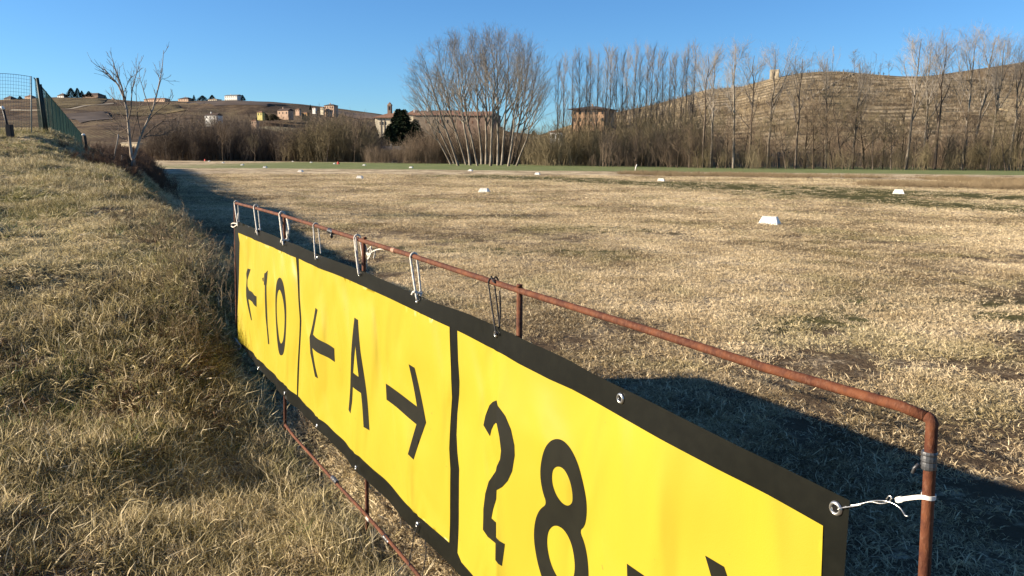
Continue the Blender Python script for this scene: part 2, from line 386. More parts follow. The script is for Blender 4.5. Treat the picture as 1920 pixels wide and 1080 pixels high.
x, y = polar_pts(30000, 1.5, 30, -60, 20, 1.3); s = side(x, y); fl = .87 - .597 * (y - 1.65) - x
kp = ((s > -1.5) & (y > 7.4)) | ((y <= 7.4) & (fl > .35)); x, y, s = x[kp], y[kp], s[kp]
kp = rng.random(len(x)) < np.clip(2.4 * (fbm(x * .7 + 31, y * .6 + 13, 3) - .18), 0, 1) * .8 + .35 * np.exp(-((s + .2) / .7) ** 2) * smooth(4, 7, y) * (1 - smooth(16, 24, y)); x, y = x[kp], y[kp]
scatter('dead_tufts', np.stack([x, y, ground_z(x, y)], 1), rng.uniform(.7, 1.4, len(x)), src_dead, 5, label='reddish brown dead weeds in patches on the bank', category='weeds')
x = rng.uniform(-2.4, -.2, 420); y = 1.65 + (.87 - x) / .597; x = x - rng.uniform(.02, .34, 420)
scatter('bank_grass', np.stack([x, y, ground_z(x, y)], 1), rng.uniform(.7, 1.25, 420), src_bank, 7, label='taller grass growing up round the lower rail of the sign', category='grass')

# ------------------------------------------------------------------ the sign and its pipe frame
VP = ray(62, 262); DL = VP / np.linalg.norm(VP)            # direction of the top rail, away from the camera
PR = at_depth(1748, 784, 1.65)
HD = np.array([DL[0], DL[1], 0]); HD /= np.linalg.norm(HD)
NRM = np.cross(HD, [0, 0, 1.]); 
if NRM @ (CAM - PR) < 0: NRM = -NRM
def hit(px, py, off=0.):
    d = ray(px, py); P0 = PR + NRM * off
    t = ((P0 - CAM) @ NRM) / (d @ NRM); return CAM + d * t
def to_uv(px, py):                                          # u metres from the near (right) post, v = height
    h = hit(px, py, BOFF); return (float((h - PR) @ HD), float(h[2]))
BOFF = .022
UC = None
def vtop_(u): return np.interp(u, TOPUV[:, 0], TOPUV[:, 1])
def relief(u, v):
    u = np.asarray(u, float); v = np.asarray(v, float)
    f = .0065 * np.sin(u * 7.3 + 1.2 * v) * (.4 + .6 * np.clip((2.2 - v) / 1.2, 0, 1)) + .0050 * np.sin(u * 17 + 2.5 * v + 1) * smooth(1.8, 5, u)
    f += .0035 * np.sin(v * 9 + u * 3.)
    f += .003 * vnoise(u * 5 + v * 3, v * 2.2)
    d = u - UC
    f += np.where(d < 0, .009 * np.exp(d / .05), .009 * np.exp(-d / .10))
    for gu, gv in GREL:
        du = u - gu; dv = v - gv; rr = np.hypot(du, dv); f = f + .0055 * np.exp(-rr / .16) * np.sin(6 * np.arctan2(dv, du) + gu * 3) * smooth(.0, .05, rr)
    return f * (.35 + .65 * smooth(0, .35, vtop_(u) - v))
def uv3(u, v, off):
    u = np.asarray(u, float); v = np.asarray(v, float)
    base = PR[None, :] * [1, 1, 0] + u[:, None] * HD[None, :] + np.stack([0 * u, 0 * u, v], 1)
    return base + NRM[None, :] * (BOFF + relief(u, v) + off)[:, None]
GREL = [to_uv(*q) for q in ((484, 435), (532, 458), (596, 483.5), (675, 514), (784, 563), (932, 626), (487, 690), (534.5, 737), (597, 798), (671.5, 876), (783.5, 983))]
U0 = to_uv(1592, 960)[0]; UC = to_uv(939, 800)[0]
U1 = to_uv(446, 540)[0]
def crop_pts(pts, ox, oy, sc): return [(ox + a / sc, oy + b / sc) for a, b in pts]
# outlines in photo pixels, turned into metres on the banner's plane
top_e = [(447.5, 416), (500, 436.5), (553, 458), (604, 480), (680, 508), (762, 544), (820, 569), (868, 584.5), (931, 611), (989, 640), (1061, 672), (1114, 703), (1220, 753), (1400, 844), (1595, 939)]
bot_e = [(449.5, 645), (469, 671), (500, 706), (539, 751), (604, 811), (678, 890), (756, 973), (854, 1071)]
TOPUV = np.array([to_uv(*q) for q in top_e]); BOTUV = np.array([to_uv(*q) for q in bot_e])
o = np.argsort(TOPUV[:, 0]); TOPUV = TOPUV[o]; o = np.argsort(BOTUV[:, 0]); BOTUV = BOTUV[o]
bslope = (BOTUV[3, 1] - BOTUV[0, 1]) / (BOTUV[3, 0] - BOTUV[0, 0])
BOTUV = np.vstack([[U0 - .0, BOTUV[0, 1] - .02], [1.2, BOTUV[0, 1] - .005], BOTUV])
vtop = lambda u: np.interp(u, TOPUV[:, 0], TOPUV[:, 1]); vbot = lambda u: np.interp(u, BOTUV[:, 0], BOTUV[:, 1])
pass

def cdt_mesh(name, loops, off, step=.03, thick=0):
    """filled sheet with the outlines' holes left open, dense enough to follow the folds"""
    pts = []; edges = []
    for lp in loops:
        lp2 = []
        for (a, b) in zip(lp, lp[1:] + lp[:1]):
            n = max(1, int(math.dist(a, b) / step)); lp2 += [(a[0] + (b[0] - a[0]) * i / n, a[1] + (b[1] - a[1]) * i / n) for i in range(n)]
        b0 = len(pts); pts += lp2; n = len(lp2); edges += [(b0 + i, b0 + (i + 1) % n) for i in range(n)]
    A = np.array(loops[0]); lo = A.min(0); hi = A.max(0)
    us = list(np.arange(lo[0] + step * .5, hi[0], step))
    if lo[0] < UC < hi[0]: us += [UC, UC - .01, UC + .012]
    gp = [(u, v) for u in us for v in np.arange(lo[1] + step * .5, hi[1], step)]
    def inside(p):
        c = False
        for lp in loops:
            for (a, b) in zip(lp, lp[1:] + lp[:1]):
                if (a[1] > p[1]) != (b[1] > p[1]) and p[0] < (b[0] - a[0]) * (p[1] - a[1]) / (b[1] - a[1]) + a[0]: c = not c
        return c
    gp = [p for p in gp if inside(p)]
    allp = [Vector(p) for p in pts + gp]
    vs, es, fs, *_ = delaunay_2d_cdt(allp, edges, [], 0, 1e-6)
    vs = np.array([tuple(v) for v in vs]); fs = [f for f in fs if inside(tuple(vs[list(f)].mean(0)))]
    P = uv3(vs[:, 0], vs[:, 1], off)
    m = bpy.data.meshes.new(name); m.from_pydata(P.tolist(), [], [list(f) for f in fs]); m.update()
    for q in m.polygons: q.use_smooth = True
    return m

k = NT('black_pvc', .5, .12); n1 = k.noise(k.pos(), 22, 4)
k.color(k.mix(k.ramp(n1, .35, .7), (.005, .0055, .0034), (.0075, .008, .005))).bump(k.noise(k.pos(), 60, 2), .15, .002); M_BLACK = k.m
k = NT('yellow_pvc', .42, .3); p = k.pos()
n1 = k.noise(p, 3.0, 1.5, .4, .5, stretch=(1, 1, .45)); n2 = k.noise(p, 300, 1)
n3 = k.noise(p, 26, 2)
c = k.mix(k.ramp(n1, .35, .7), (.69, .54, .038), (.70, .55, .040))
c = k.mix(k.ramp(n3, .745, .77, 0, .7), c, (.45, .30, .05))
k.color(c); k.bump(k.math('ADD', k.math('MULTIPLY', n1, 1.), k.math('MULTIPLY', n2, .004)), 1.0, .085); k.b.inputs['Base Color'].links[0].from_node.inputs[7].default_value = (.44, .44, .44, 1); M_YEL = k.m
M_GLYPH = plain('black_print', (.0095, .0095, .0055), .5, .15, 12, spec=.18)
M_METAL = plain('nickel', (.62, .61, .57), .28, .1, 40, spec=.5, metal=.9, alb=.8)

sign_base = PR * [1, 1, 0] + HD * ((U0 + U1) / 2); sign_base[2] = float(ground_z(sign_base[0], sign_base[1]))
sign = thing('direction_banner', sign_base, 'long yellow vinyl banner with black border reading 10, A and 28 between arrows', 'banner')
INV = Matrix.Translation(-Vector(sign_base))
def child(name, mesh, mat, parent=sign, inv=INV, **props):
    mesh.transform(inv); return obj(name, mesh, mat, parent, **props)
us = np.linspace(U0, U1, 60)
corner = to_uv(1578, 1080)
loopsheet = [(u, float(vtop(u))) for u in us] + [(u, float(vbot(u))) for u in us[::-1]]
m = cdt_mesh('backing_sheet', [loopsheet], 0, .035)
sh = child('backing_sheet', m, M_BLACK)
def uvl(pts): return [to_uv(*q) for q in pts]
def edge_between(fn, a, b, off):
    return [(u, float(fn(u)) + off) for u in np.linspace(a, b, max(3, int(abs(b - a) / .08)))]
# yellow fields
y1 = uvl([(447.8, 436.5), (470, 446), (500, 459), (530, 472), (555, 483), (556.5, 510), (557.5, 560), (559.2, 600), (558, 650), (556.5, 700), (555.5, 741), (530, 716), (510.6, 698.6), (494, 680.6), (471.7, 659.7), (449, 641), (448.9, 539), (450, 483), (450.4, 455)])
y2 = uvl([(560, 485), (600, 503), (640, 519), (680, 536), (740, 564), (800, 592), (844, 613)] + crop_pts([(555, 300), (556, 430), (562, 560), (552, 760), (546, 930), (553, 1080)], 700, 600, 3.855) + [(841, 950), (840, 1018), (800, 981), (765, 947), (720, 898), (680, 858), (640, 822), (600, 784), (575, 761), (557.5, 743), (559, 720), (560, 700), (562.8, 602), (560.5, 560), (560.2, 520)])
vb3 = vbot(to_uv(857, 900)[0]) + .075
yr = to_uv(1543.7, 985.6); yr2 = to_uv(1539.3, 1080)
y3 = uvl([(858, 620), (895, 639), (940, 661), (975, 682), (1030, 711), (1072, 730), (1140, 767), (1240, 822), (1348, 880), (1440, 928), (1543.7, 985.6), (1539.3, 1080)])
y3 += [(yr[0] + .01, vb3)] + [(u, vb3) for u in np.linspace(yr[0] + .2, to_uv(856, 1000)[0] - .05, 12)]
y3 += uvl([(856.5, 1037), (858, 950)] + crop_pts([(620, 1080), (605, 950), (597, 830), (600, 680), (612, 540), (614, 450), (608, 300)], 700, 600, 3.855))
for lp, lb in ((y1, 'yellow panel under 10 at the far end'), (y2, 'yellow panel behind the letter A and its two arrows'), (y3, 'yellow panel behind 28 at the near end')):
    child('yellow_panel', cdt_mesh('yellow_panel', [lp], .0024, .03), M_YEL, label=lb)
c1 = lambda L: uvl(crop_pts(L, 430, 400, 3.6)); c2 = lambda L: uvl(crop_pts(L, 560, 550, 3.856)); c3 = lambda L: uvl(crop_pts(L, 700, 600, 3.855)); c4 = lambda L: uvl(crop_pts(L, 860, 730, 3.086))
def curve_round(L, it=2):
    for _ in range(it):
        L = [q for a, b in zip(L, L[1:] + L[:1]) for q in ((a[0] * .75 + b[0] * .25, a[1] * .75 + b[1] * .25), (a[0] * .25 + b[0] * .75, a[1] * .25 + b[1] * .75))]
    return L
arrow_a = c3([(262, 318), (304, 344), (393, 740), (305, 1006), (263, 967), (322, 752), (90, 577), (84, 460), (322, 625)])
# last arrow: same shape, fitted on its visible tips
t0 = to_uv(1178.3, 1056); t1 = to_uv(1320.7, 1042); a0 = arrow_a[7]; a1 = arrow_a[0]
kx = (t1[0] - t0[0]) / (a1[0] - a0[0]); kv = 1.0
arrow_b = [(t0[0] + (q[0] - a0[0]) * kx, t0[1] + (q[1] - a0[1]) * kv * ((t1[1] - t0[1]) / (a1[1] - a0[1]) if (a1[1] - a0[1]) > .02 else 1)) for q in arrow_a]
glyphs = [
 ('arrow', 'black arrow pointing left beside 10', [c1([(122, 372), (138, 378), (130, 410), (121, 450), (122, 490), (133, 520), (195, 560), (195, 630), (130, 578), (151, 722), (145, 720), (116, 560), (113, 510), (116, 445), (113, 405)])]),
 ('digit', 'digit 1', [c1([(262, 385), (260, 440), (257, 490), (260, 760), (268, 884), (262, 882), (250, 700), (247, 485), (240, 480), (242, 405), (250, 402)])]),
 ('digit_serif', 'detached flag of the digit 1', [c1([(226, 436), (236, 432), (236, 460), (230, 458)])]),
 ('digit', 'digit 0', [curve_round(c1([(350, 426), (368, 455), (382, 520), (391, 620), (389, 730), (384, 850), (373, 945), (357, 961), (343, 950), (331, 880), (321, 790), (313, 690), (315, 600), (321, 520), (332, 455)])), curve_round(c1([(348, 505), (362, 540), (372, 600), (377, 680), (373, 780), (366, 860), (353, 884), (343, 860), (335, 790), (327, 700), (328, 620), (334, 550)]))]),
 ('arrow', 'black arrow pointing left beside the letter A', [c2([(127, 104), (148, 117), (108, 297), (261, 398), (265, 496), (104, 393), (156, 612), (134, 600), (90, 430), (80, 318)])]),
 ('letter', 'letter A', [c2([(414, 174), (443, 190), (460, 420), (519, 989), (478, 965), (456, 720), (396, 675), (390, 780), (375, 868), (356, 843), (372, 680), (388, 430)]), c2([(426, 370), (443, 603), (402, 572)])]),
 ('arrow', 'black arrow pointing right beside the letter A', [arrow_a]),
 ('digit', 'digit 2 broken by a crease', [c4([(238, 60), (247, 92), (285, 150), (318, 230), (338, 320), (340, 380), (325, 470), (300, 525), (270, 560), (242, 577), (238, 630), (215, 690), (203, 742), (234, 765), (234, 850), (252, 873), (278, 892), (264, 1018), (248, 1005), (232, 982), (232, 885), (180, 850), (147, 810), (150, 690), (165, 600), (190, 530), (240, 468), (246, 440), (262, 400), (267, 350), (258, 270), (244, 192), (235, 190), (222, 203), (208, 230), (199, 267), (154, 205), (165, 150), (190, 90), (212, 70)])]),
 ('digit', 'digit 8', [curve_round(c4([(573, 283), (610, 297), (652, 345), (692, 430), (716, 530), (735, 640), (735, 730), (722, 795), (690, 820), (722, 890), (742, 970), (752, 1060), (752, 1160), (738, 1250), (700, 1300), (640, 1290), (570, 1240), (510, 1170), (468, 1060), (443, 960), (431, 850), (443, 750), (472, 690), (511, 665), (488, 590), (477, 500), (483, 420), (503, 340), (535, 296)]), 2), curve_round(c4([(580, 444), (610, 458), (636, 505), (653, 570), (656, 645), (642, 670), (620, 676), (590, 657), (560, 607), (541, 540), (543, 475), (558, 450)])), curve_round(c4([(560, 788), (602, 815), (642, 890), (663, 980), (668, 1050), (656, 1110), (630, 1140), (590, 1122), (548, 1062), (518, 990), (502, 900), (508, 830), (530, 795)]))]),
 ('arrow', 'black arrow pointing right beside 28', [arrow_b]),
]
for nm, lb, lps in glyphs:
    child(nm, cdt_mesh(nm, lps, .0040, .03), M_GLYPH, label=lb)
def frame_at(u, v, off):
    c = uv3([u], [v], off)[0]; a = uv3([u + .01], [v], off)[0] - c; b = uv3([u], [v + .01], off)[0] - c
    a /= np.linalg.norm(a); n = np.cross(a, b); n /= np.linalg.norm(n)
    if n @ NRM < 0: n = -n
    return c, a, np.cross(n, a), n
grom_px = [(484, 435), (532, 458), (596, 483.5), (675, 514), (784, 563), (932, 626), (1164, 747), (1568, 953), (487, 690), (534.5, 737), (597, 798), (671.5, 876), (783.5, 983)]
GUV = [to_uv(*q) for q in grom_px]
for i, (u, v) in enumerate(GUV):
    c, a, b, n = frame_at(u, v, .0015)
    r_out = .0185 if i in (6, 7) else .015
    prof = [(.50, .0010), (.55, .0045), (.72, .0060), (.90, .0040), (1.0, .0006)]
    V = []; S = 28
    for rr_, hh in prof:
        for j in range(S):
            t = j * 2 * math.pi / S; V.append(c + (a * math.cos(t) + b * math.sin(t)) * r_out * rr_ + n * hh)
    Q = [[p_ * S + j, p_ * S + (j + 1) % S, (p_ + 1) * S + (j + 1) % S, (p_ + 1) * S + j] for p_ in range(len(prof) - 1) for j in range(S)]
    g = child('grommet', mesh_np('grommet', V, Q, True), M_METAL)
    V = [c + (a * math.cos(j * .5236) + b * math.sin(j * .5236)) * r_out * .52 + n * .0012 for j in range(12)]
    hm = bpy.data.meshes.new('grommet_hole'); hm.from_pydata([list(q) for q in V], [], [list(range(12))]); hm.transform(INV)
    obj('grommet_hole', hm, bpy.data.materials.get('dark_hole') or plain('dark_hole', (.004, .004, .004), 1, 0), g)

# pipe frame -------------------------------------------------------------
k = NT('rusty_pipe', .8, .25); p = k.pos()
n1 = k.noise(p, 18, 5, .65); n2 = k.noise(p, 95, 4, .7, .4, stretch=(1, 1, .45)); n3 = k.noise(p, 5, 3)
c = k.mix(k.ramp(n1, .35, .68), (.12, .032, .013), (.28, .092, .033))
c = k.mix(k.ramp(n2, .50, .66, 0, .75), c, (.29, .125, .065))
c = k.mix(k.ramp(n3, .62, .72, 0, .6), c, (.09, .030, .016))
k.color(c, .40).bump(n2, .8, .004); M_RUST = k.m
M_TAPE = plain('grey_tape', (.06, .062, .065), .38, .3, 30, .004, .5)
M_TAPEB = plain('black_tape', (.016, .016, .017), .4, .3, 30, .002, .5)
M_ROPE = plain('white_cord', (.62, .58, .50), .85, .25, 90, .002)
M_CORDB = plain('black_cord', (.03, .028, .028), .8, .25, 60)
RP = .0127
def line3(px0, px1, y0, y1, off=0.): return hit(px0, y0, off), hit(px1, y1, off)
frame_base = PR * [1, 1, 0] + HD * 3; frame_base[2] = float(ground_z(frame_base[0], frame_base[1]))
fr = thing('pipe_frame', frame_base, 'rusty steel pipe frame that carries the yellow banner', 'frame'); FINV = Matrix.Translation(-Vector(frame_base))
# rail polyline
rail_px = [(1748, 786), (1690, 762), (1430, 688), (1200, 614.5), (1090, 580.5), (978, 546), (860, 508), (768, 478), (682, 452), (600, 425.5), (533, 405), (484, 391.5), (441, 380.5)]
rail = [hit(*q) for q in rail_px]
corner_p = rail[0]
pr_bot = hit(1733, 1080); pr_dir = pr_bot - corner_p; pr_dir /= -pr_dir[2]
def down(pt, d, z): return pt + d * (pt[2] - z)
# rounded bend between rail and near post
rv = rail[1] - rail[0]; rv /= np.linalg.norm(rv)
bend = []
for t in np.linspace(0, 1, 6):
    a_ = corner_p + rv * .012; b_ = corner_p + pr_dir * .012; bend.append((1 - t) ** 2 * a_ + 2 * t * (1 - t) * corner_p + t * t * b_)
def dense(L, st=.12):
    out = []
    for a_, b_ in zip(L[:-1], L[1:]):
        n = max(1, int(np.linalg.norm(np.array(b_) - a_) / st)); out += [a_ + (np.array(b_) - a_) * i / n for i in range(n)]
    return out + [L[-1]]
rail_pts = bend[::-1][5:] + [q for q in dense(rail[1:], .3)]
far_end = rail[-1]
fl = rail[-1] - rail[-2]; fl /= np.linalg.norm(fl); rail_pts.append(far_end + fl * .012)
child('top_rail', tube_mesh('top_rail', [corner_p + rv * .012] + rail_pts[1:], RP, 14), M_RUST, fr, FINV)
pp = bend + dense([corner_p + pr_dir * .05, down(corner_p, pr_dir, -.3)], .3)
child('post', tube_mesh('post', pp, RP, 16), M_RUST, fr, FINV, label='near rusty post bent from the top rail')
for (tx, ty, bx, by) in ((440.5, 379, 444.5, 640), (533, 403, 534.5, 765), (681.5, 447, 688.5, 960), (974.5, 538, 972, 632)):
    a_ = hit(tx, ty, -.004); b_ = hit(bx, by, -.004); d = (b_ - a_); d /= -d[2]
    if tx > 900: d = np.array([0, 0, -1.])
    child('post', tube_mesh('post', dense([a_, down(a_, d, -.4)], .3), RP * .95, 12), M_RUST, fr, FINV)
br = [hit(*q, .03) for q in ((535, 797), (552, 819), (625, 900), (688, 967), (735, 1020), (784, 1078))]
dd = br[-1] - br[-3]; dd /= np.linalg.norm(dd)
br_all = br + [br[-1] + dd * 1.0, br[-1] + dd * 2.4]
child('bottom_rail', tube_mesh('bottom_rail', br_all, RP * .85, 12), M_RUST, fr, FINV)
def wrap(name, a_, b_, r, mat, parent=fr, turns=4, inv=FINV, label=None):
    a_ = np.array(a_); b_ = np.array(b_); n = 14; pts = [a_ + (b_ - a_) * i / n for i in range(n + 1)]
    rad = [r * (1 + .05 * math.sin(i * 1.3) + .10 * random.random()) * (.93 if i in (0, n) else 1) for i in range(n + 1)]
    return child(name, tube_mesh(name, pts, np.array(rad), 14, smooth_=False), mat, parent, inv, label=label)
ap = hit(1743, 846); bp = hit(1741, 880); wrap('tape', ap, bp, RP * 1.25, M_TAPE, label='grey tape wound round the near post')
tl = [ap + np.array([0, 0, -.03]) + NRM * .016 + HD * .012, bp + NRM * .02 + HD * .02, bp + NRM * .022 + HD * .022 + np.array([0, 0, -.012])]
child('tape_end', tube_mesh('tape_end', tl, .0035, 6), M_TAPE, fr, FINV)
wrap('tape', hit(617, 432), hit(626, 435.5), RP * 1.3, M_TAPEB, label='black tape on the top rail')
child('tape_end', tube_mesh('tape_end', [hit(621, 436), hit(621.5, 441), hit(622, 446)], .009, 6), M_TAPEB, fr, FINV)
wrap('weld_collar', hit(736, 468.5), hit(741, 470.5), RP * 1.12, plain('weld', (.42, .25, .16), .6, .3, 60), label='pale weld seam on the top rail')
wrap('tape', hit(721, 1006, .03), hit(731, 1018, .03), RP * 1.25, M_TAPEB, label='black tape on the bottom rail')
wrap('tape', hit(623, 895, .03), hit(632, 905, .03), RP * 1.15, M_TAPE, label='grey joint on the bottom rail')
wrap('joint', hit(689, 970, .03), hit(694, 976, .03), RP * 1.1, plain('pale_paint', (.6, .55, .48), .6, .2), label='pale joint where post and bottom rail meet')
# short black ends of cord hanging under the middle post tops
for (px_, py_) in ((684, 449), (974, 540)):
    a_ = hit(px_, py_); child('post_cap', tube_mesh('post_cap', [a_ + [0, 0, RP * .2], a_ + [0, 0, RP * 1.15]], RP * .95, 12), M_RUST, fr, FINV)

# cords -----------------------------------------------------------------------------
def spline(pts, n=8):
    P = [np.array(q, float) for q in pts]; P = [2 * P[0] - P[1]] + P + [2 * P[-1] - P[-2]]; out = []
    for i in range(1, len(P) - 2):
        for t in np.linspace(0, 1, n, endpoint=False):
            out.append(.5 * ((2 * P[i]) + (-P[i - 1] + P[i + 1]) * t + (2 * P[i - 1] - 5 * P[i] + 4 * P[i + 1] - P[i + 2]) * t * t + (-P[i - 1] + 3 * P[i] - 3 * P[i + 1] + P[i + 2]) * t ** 3))
    out.append(P[-2]); return np.array(out)
def cord(label, strands, r, mat, cat='cord', name='cord_loop', group='cords tying the banner to the top rail'):
    parts = []
    base = np.array(strands[0][0])
    m_all = []
    for s_ in strands:
        pts = spline(s_); V, Q = tubes(pts[None] - base, np.full((1, len(pts)), r) * (1 + .08 * np.sin(np.arange(len(pts)) * 2.4))[None], 8); parts.append((V, Q))
    V, Q = join_np(parts); o = obj(name, mesh_np(name, V, Q, True), mat); o.location = base
    o['label'] = label; o['category'] = cat
    if group: o['group'] = group
    return o
def over_rail(rx, ry, gx, gy, bx, by, r, tail=True, seed=0, rope=.005):
    """front strand from the grommet up, over the rail, and down behind it; ends knotted"""
    rr_ = random.Random(seed); R0 = RP + r
    top = hit(rx, ry); up = np.array([0, 0, 1.])
    g = hit(gx, gy, BOFF + .012); gb = hit(bx, by, -.02)
    fr_ = hit(rx - 3 * 0, ry, 0) + NRM * R0
    pts = [g, g + up * .012 + NRM * .006, g * .5 + fr_ * .5 + NRM * .004, fr_ - up * .012, fr_ + up * .002, top + NRM * R0 * .7 + up * R0 * .72, top + up * R0 * 1.03, top - NRM * R0 * .72 + up * R0 * .7, top - NRM * R0, top - NRM * R0 - up * .02 + 0, (top - NRM * R0) * .45 + gb * .55, gb]
    st = [pts]
    if tail:
        kx = gb
        st.append([kx + up * .012, kx + NRM * .012 + up * .006, kx + NRM * .01 - up * .004 + HD * .01, kx - HD * .008 + up * .003, kx + up * .01])
        s1 = g + up * .03 + NRM * .006
        st.append([kx, s1 + HD * .012 + up * .004, s1 + HD * .035 + up * .002, s1 + HD * .055 - up * .014])
        st.append([kx, kx - HD * .02 + NRM * .01 + up * .004, kx - HD * .035 + NRM * .02 - up * .010])
    return st
cord('white cord loop at the far end of the top rail, tied round the post', over_rail(443, 380, 446.5, 421, 448.5, 418, .004, False) + [[hit(434, 420, .01), hit(437, 418.5, .03), hit(442, 419, .034), hit(446, 421, .03)], [hit(434, 424, .01), hit(438, 426, .03), hit(446, 421, .03)], [hit(445, 410, .02), hit(447, 400, .02), hit(446, 424, .03)]], .0055, M_ROPE)
cord('white cord loop second from the far post, its loose ends bowed over the black edge', over_rail(480, 388, 484, 440, 488, 431, .005, True, 2), .006, M_ROPE)
cord('thick white cord loop beside the second post, third from the far end', over_rail(529, 402, 532.5, 459, 540, 450, .006, True, 3) + [[hit(538, 408, -.02), hit(542, 430, -.015), hit(539, 447, -.01)]], .0085, M_ROPE)
cord('thin plain white cord loop fourth from the far end, before the black tape', over_rail(592, 423, 593, 486, 601.5, 475, .004, False, 4), .0045, M_ROPE)
cord('double white cord loop in front of the middle post', over_rail(670, 446, 674, 515, 683, 508, .005, False, 5) + [[hit(668, 445, .02), hit(669, 470, .02), hit(671, 495, .02), hit(673, 512, .024)]], .0055, M_ROPE)
cord('frayed white cord knotted behind the middle post', [[hit(684, 457, -.015), hit(688, 470, -.02), hit(692, 477, -.02), hit(702, 470, -.02), hit(715, 467, -.02), hit(735, 468, -.01)], [hit(692, 477, -.02), hit(688, 488, -.02), hit(687, 502, -.02), hit(682, 509, -.02)], [hit(698, 468, -.02), hit(694, 480, -.015), hit(690, 486, -.02), hit(697, 474, -.025), hit(703, 471, -.02), hit(701, 484, -.02)], [hit(688, 470, -.02), hit(696, 463, -.03), hit(691, 479, -.02), hit(687, 474, -.015)]], .0042, M_ROPE, name='knotted_cord')
cord('white cord loop with the nearest knot to the camera, over the black edge', over_rail(776, 481, 783, 561, 789, 551, .005, True, 7), .0058, M_ROPE)
cord('black cord loop hanging from the top rail to a metal eyelet', over_rail(922, 528, 932, 627, 937, 618, .002, False, 8) + [[hit(926, 523, .01), hit(930, 519, .0), hit(934, 526, -.01), hit(928, 530, .015), hit(922, 522, .015), hit(921, 517, .016)], [hit(937, 545, -.015), hit(938, 580, -.01), hit(936, 615, -.006)]], .0036, M_CORDB)
cord('white frayed cord tied round the far post at the bottom banner corner', [[hit(452, 648, .03), hit(446, 641, .035), hit(440, 634, .03), hit(430, 634, .02), hit(421, 644, .02), hit(418, 655, .02)], [hit(446, 641, .035), hit(436, 638, .03), hit(432, 648, .03), hit(434, 655, .03)], [hit(452, 648, .03), hit(449, 655, .035), hit(443, 650, .03), hit(440, 640, .03)]], .0055, M_ROPE, group=None)
cord('thin black cord from a lower eyelet down to the bottom rail', [[hit(783, 985, .035), hit(776, 1010, .035), hit(769, 1045, .03), hit(767, 1062, .04)]], .003, M_CORDB, group=None)
cord('thin dark twig like cord hanging from the lower edge', [[hit(797, 1010, .02), hit(799, 1035, .02), hit(792, 1080, .02), hit(788, 1110, .02)]], .0028, M_CORDB, group=None)
# wire and cable tie at the near corner
g0 = hit(1571, 955, BOFF + .01)
w1 = [g0 + NRM * -.012, g0, hit(1590, 949, .02), hit(1612, 945, .014), hit(1632, 941, .01), hit(1650, 944, .01), hit(1664, 942, .01), hit(1672, 934, .01), hit(1667, 930, .01), hit(1662, 936, .01)]
w2 = [hit(1581, 952, .03), hit(1608, 947.5, .016), hit(1632, 940, .008), hit(1655, 939, .013), hit(1672, 943, .012), hit(1688, 953, .012), hit(1697, 966, .012), hit(1703, 968, .012)]
cord('twisted bare steel wire from the near corner eyelet towards the post', [w1, w2], .0015, M_METAL, cat='wire', name='tie_wire', group=None)
M_TIE = plain('white_nylon', (.72, .70, .64), .45, .08, 20, spec=.5)
tie = thing('cable_tie', hit(1677, 937), 'white plastic cable tie round the near rusty post', 'cable tie'); TI = Matrix.Translation(-tie.location)
def ribbon(name, pts, w, th, mat, parent, inv):
    P = spline(pts, 6); parts = []
    bm = bmesh.new(); rows = []
    for i, q in enumerate(P):
        T = P[min(i + 1, len(P) - 1)] - P[max(i - 1, 0)]; T /= np.linalg.norm(T); Z = np.array([0, 0, 1.]); S = np.cross(T, Z); S /= np.linalg.norm(S); U = np.cross(S, T)
        rows.append([bm.verts.new(q + U * w * a + S * th * b) for a, b in ((-.5, -.5), (.5, -.5), (.5, .5), (-.5, .5))])
    for a_, b_ in zip(rows[:-1], rows[1:]):
        for j in range(4): bm.faces.new((a_[j], a_[(j + 1) % 4], b_[(j + 1) % 4], b_[j]))
    bm.faces.new(rows[0][::-1]); bm.faces.new(rows[-1])
    m = bpy.data.meshes.new(name); bm.to_mesh(m); bm.free(); return child(name, m, mat, parent, inv)
pc = hit(1741, 930)
ring = [pc + (NRM * math.cos(t) - HD * math.sin(t)) * (RP + .0015) for t in np.linspace(-.2, 2 * math.pi - .9, 22)]
ribbon('strap', [hit(1679, 938, .006), hit(1700, 934.5, .012), hit(1722, 932, .014)] + ring[1:], .0095, .0016, M_TIE, tie, TI)
bmh = bmesh.new(); bmesh.ops.create_cube(bmh, size=1)
mh = bpy.data.meshes.new('locking_head'); bmesh.ops.bevel(bmh, geom=bmh.edges[:], offset=.12, segments=2, affect='EDGES'); bmh.to_mesh(mh); bmh.free()
q0 = hit(1687, 936.5, .006); xa = hit(1700, 934, .006) - q0; xa /= np.linalg.norm(xa); za = np.cross(xa, NRM); 
mm = Matrix([[xa[i] * .017, NRM[i] * .008, za[i] * .013, q0[i]] for i in range(3)] + [[0, 0, 0, 1]]); mh.transform(mm)
child('locking_head', mh, M_TIE, tie, TI)
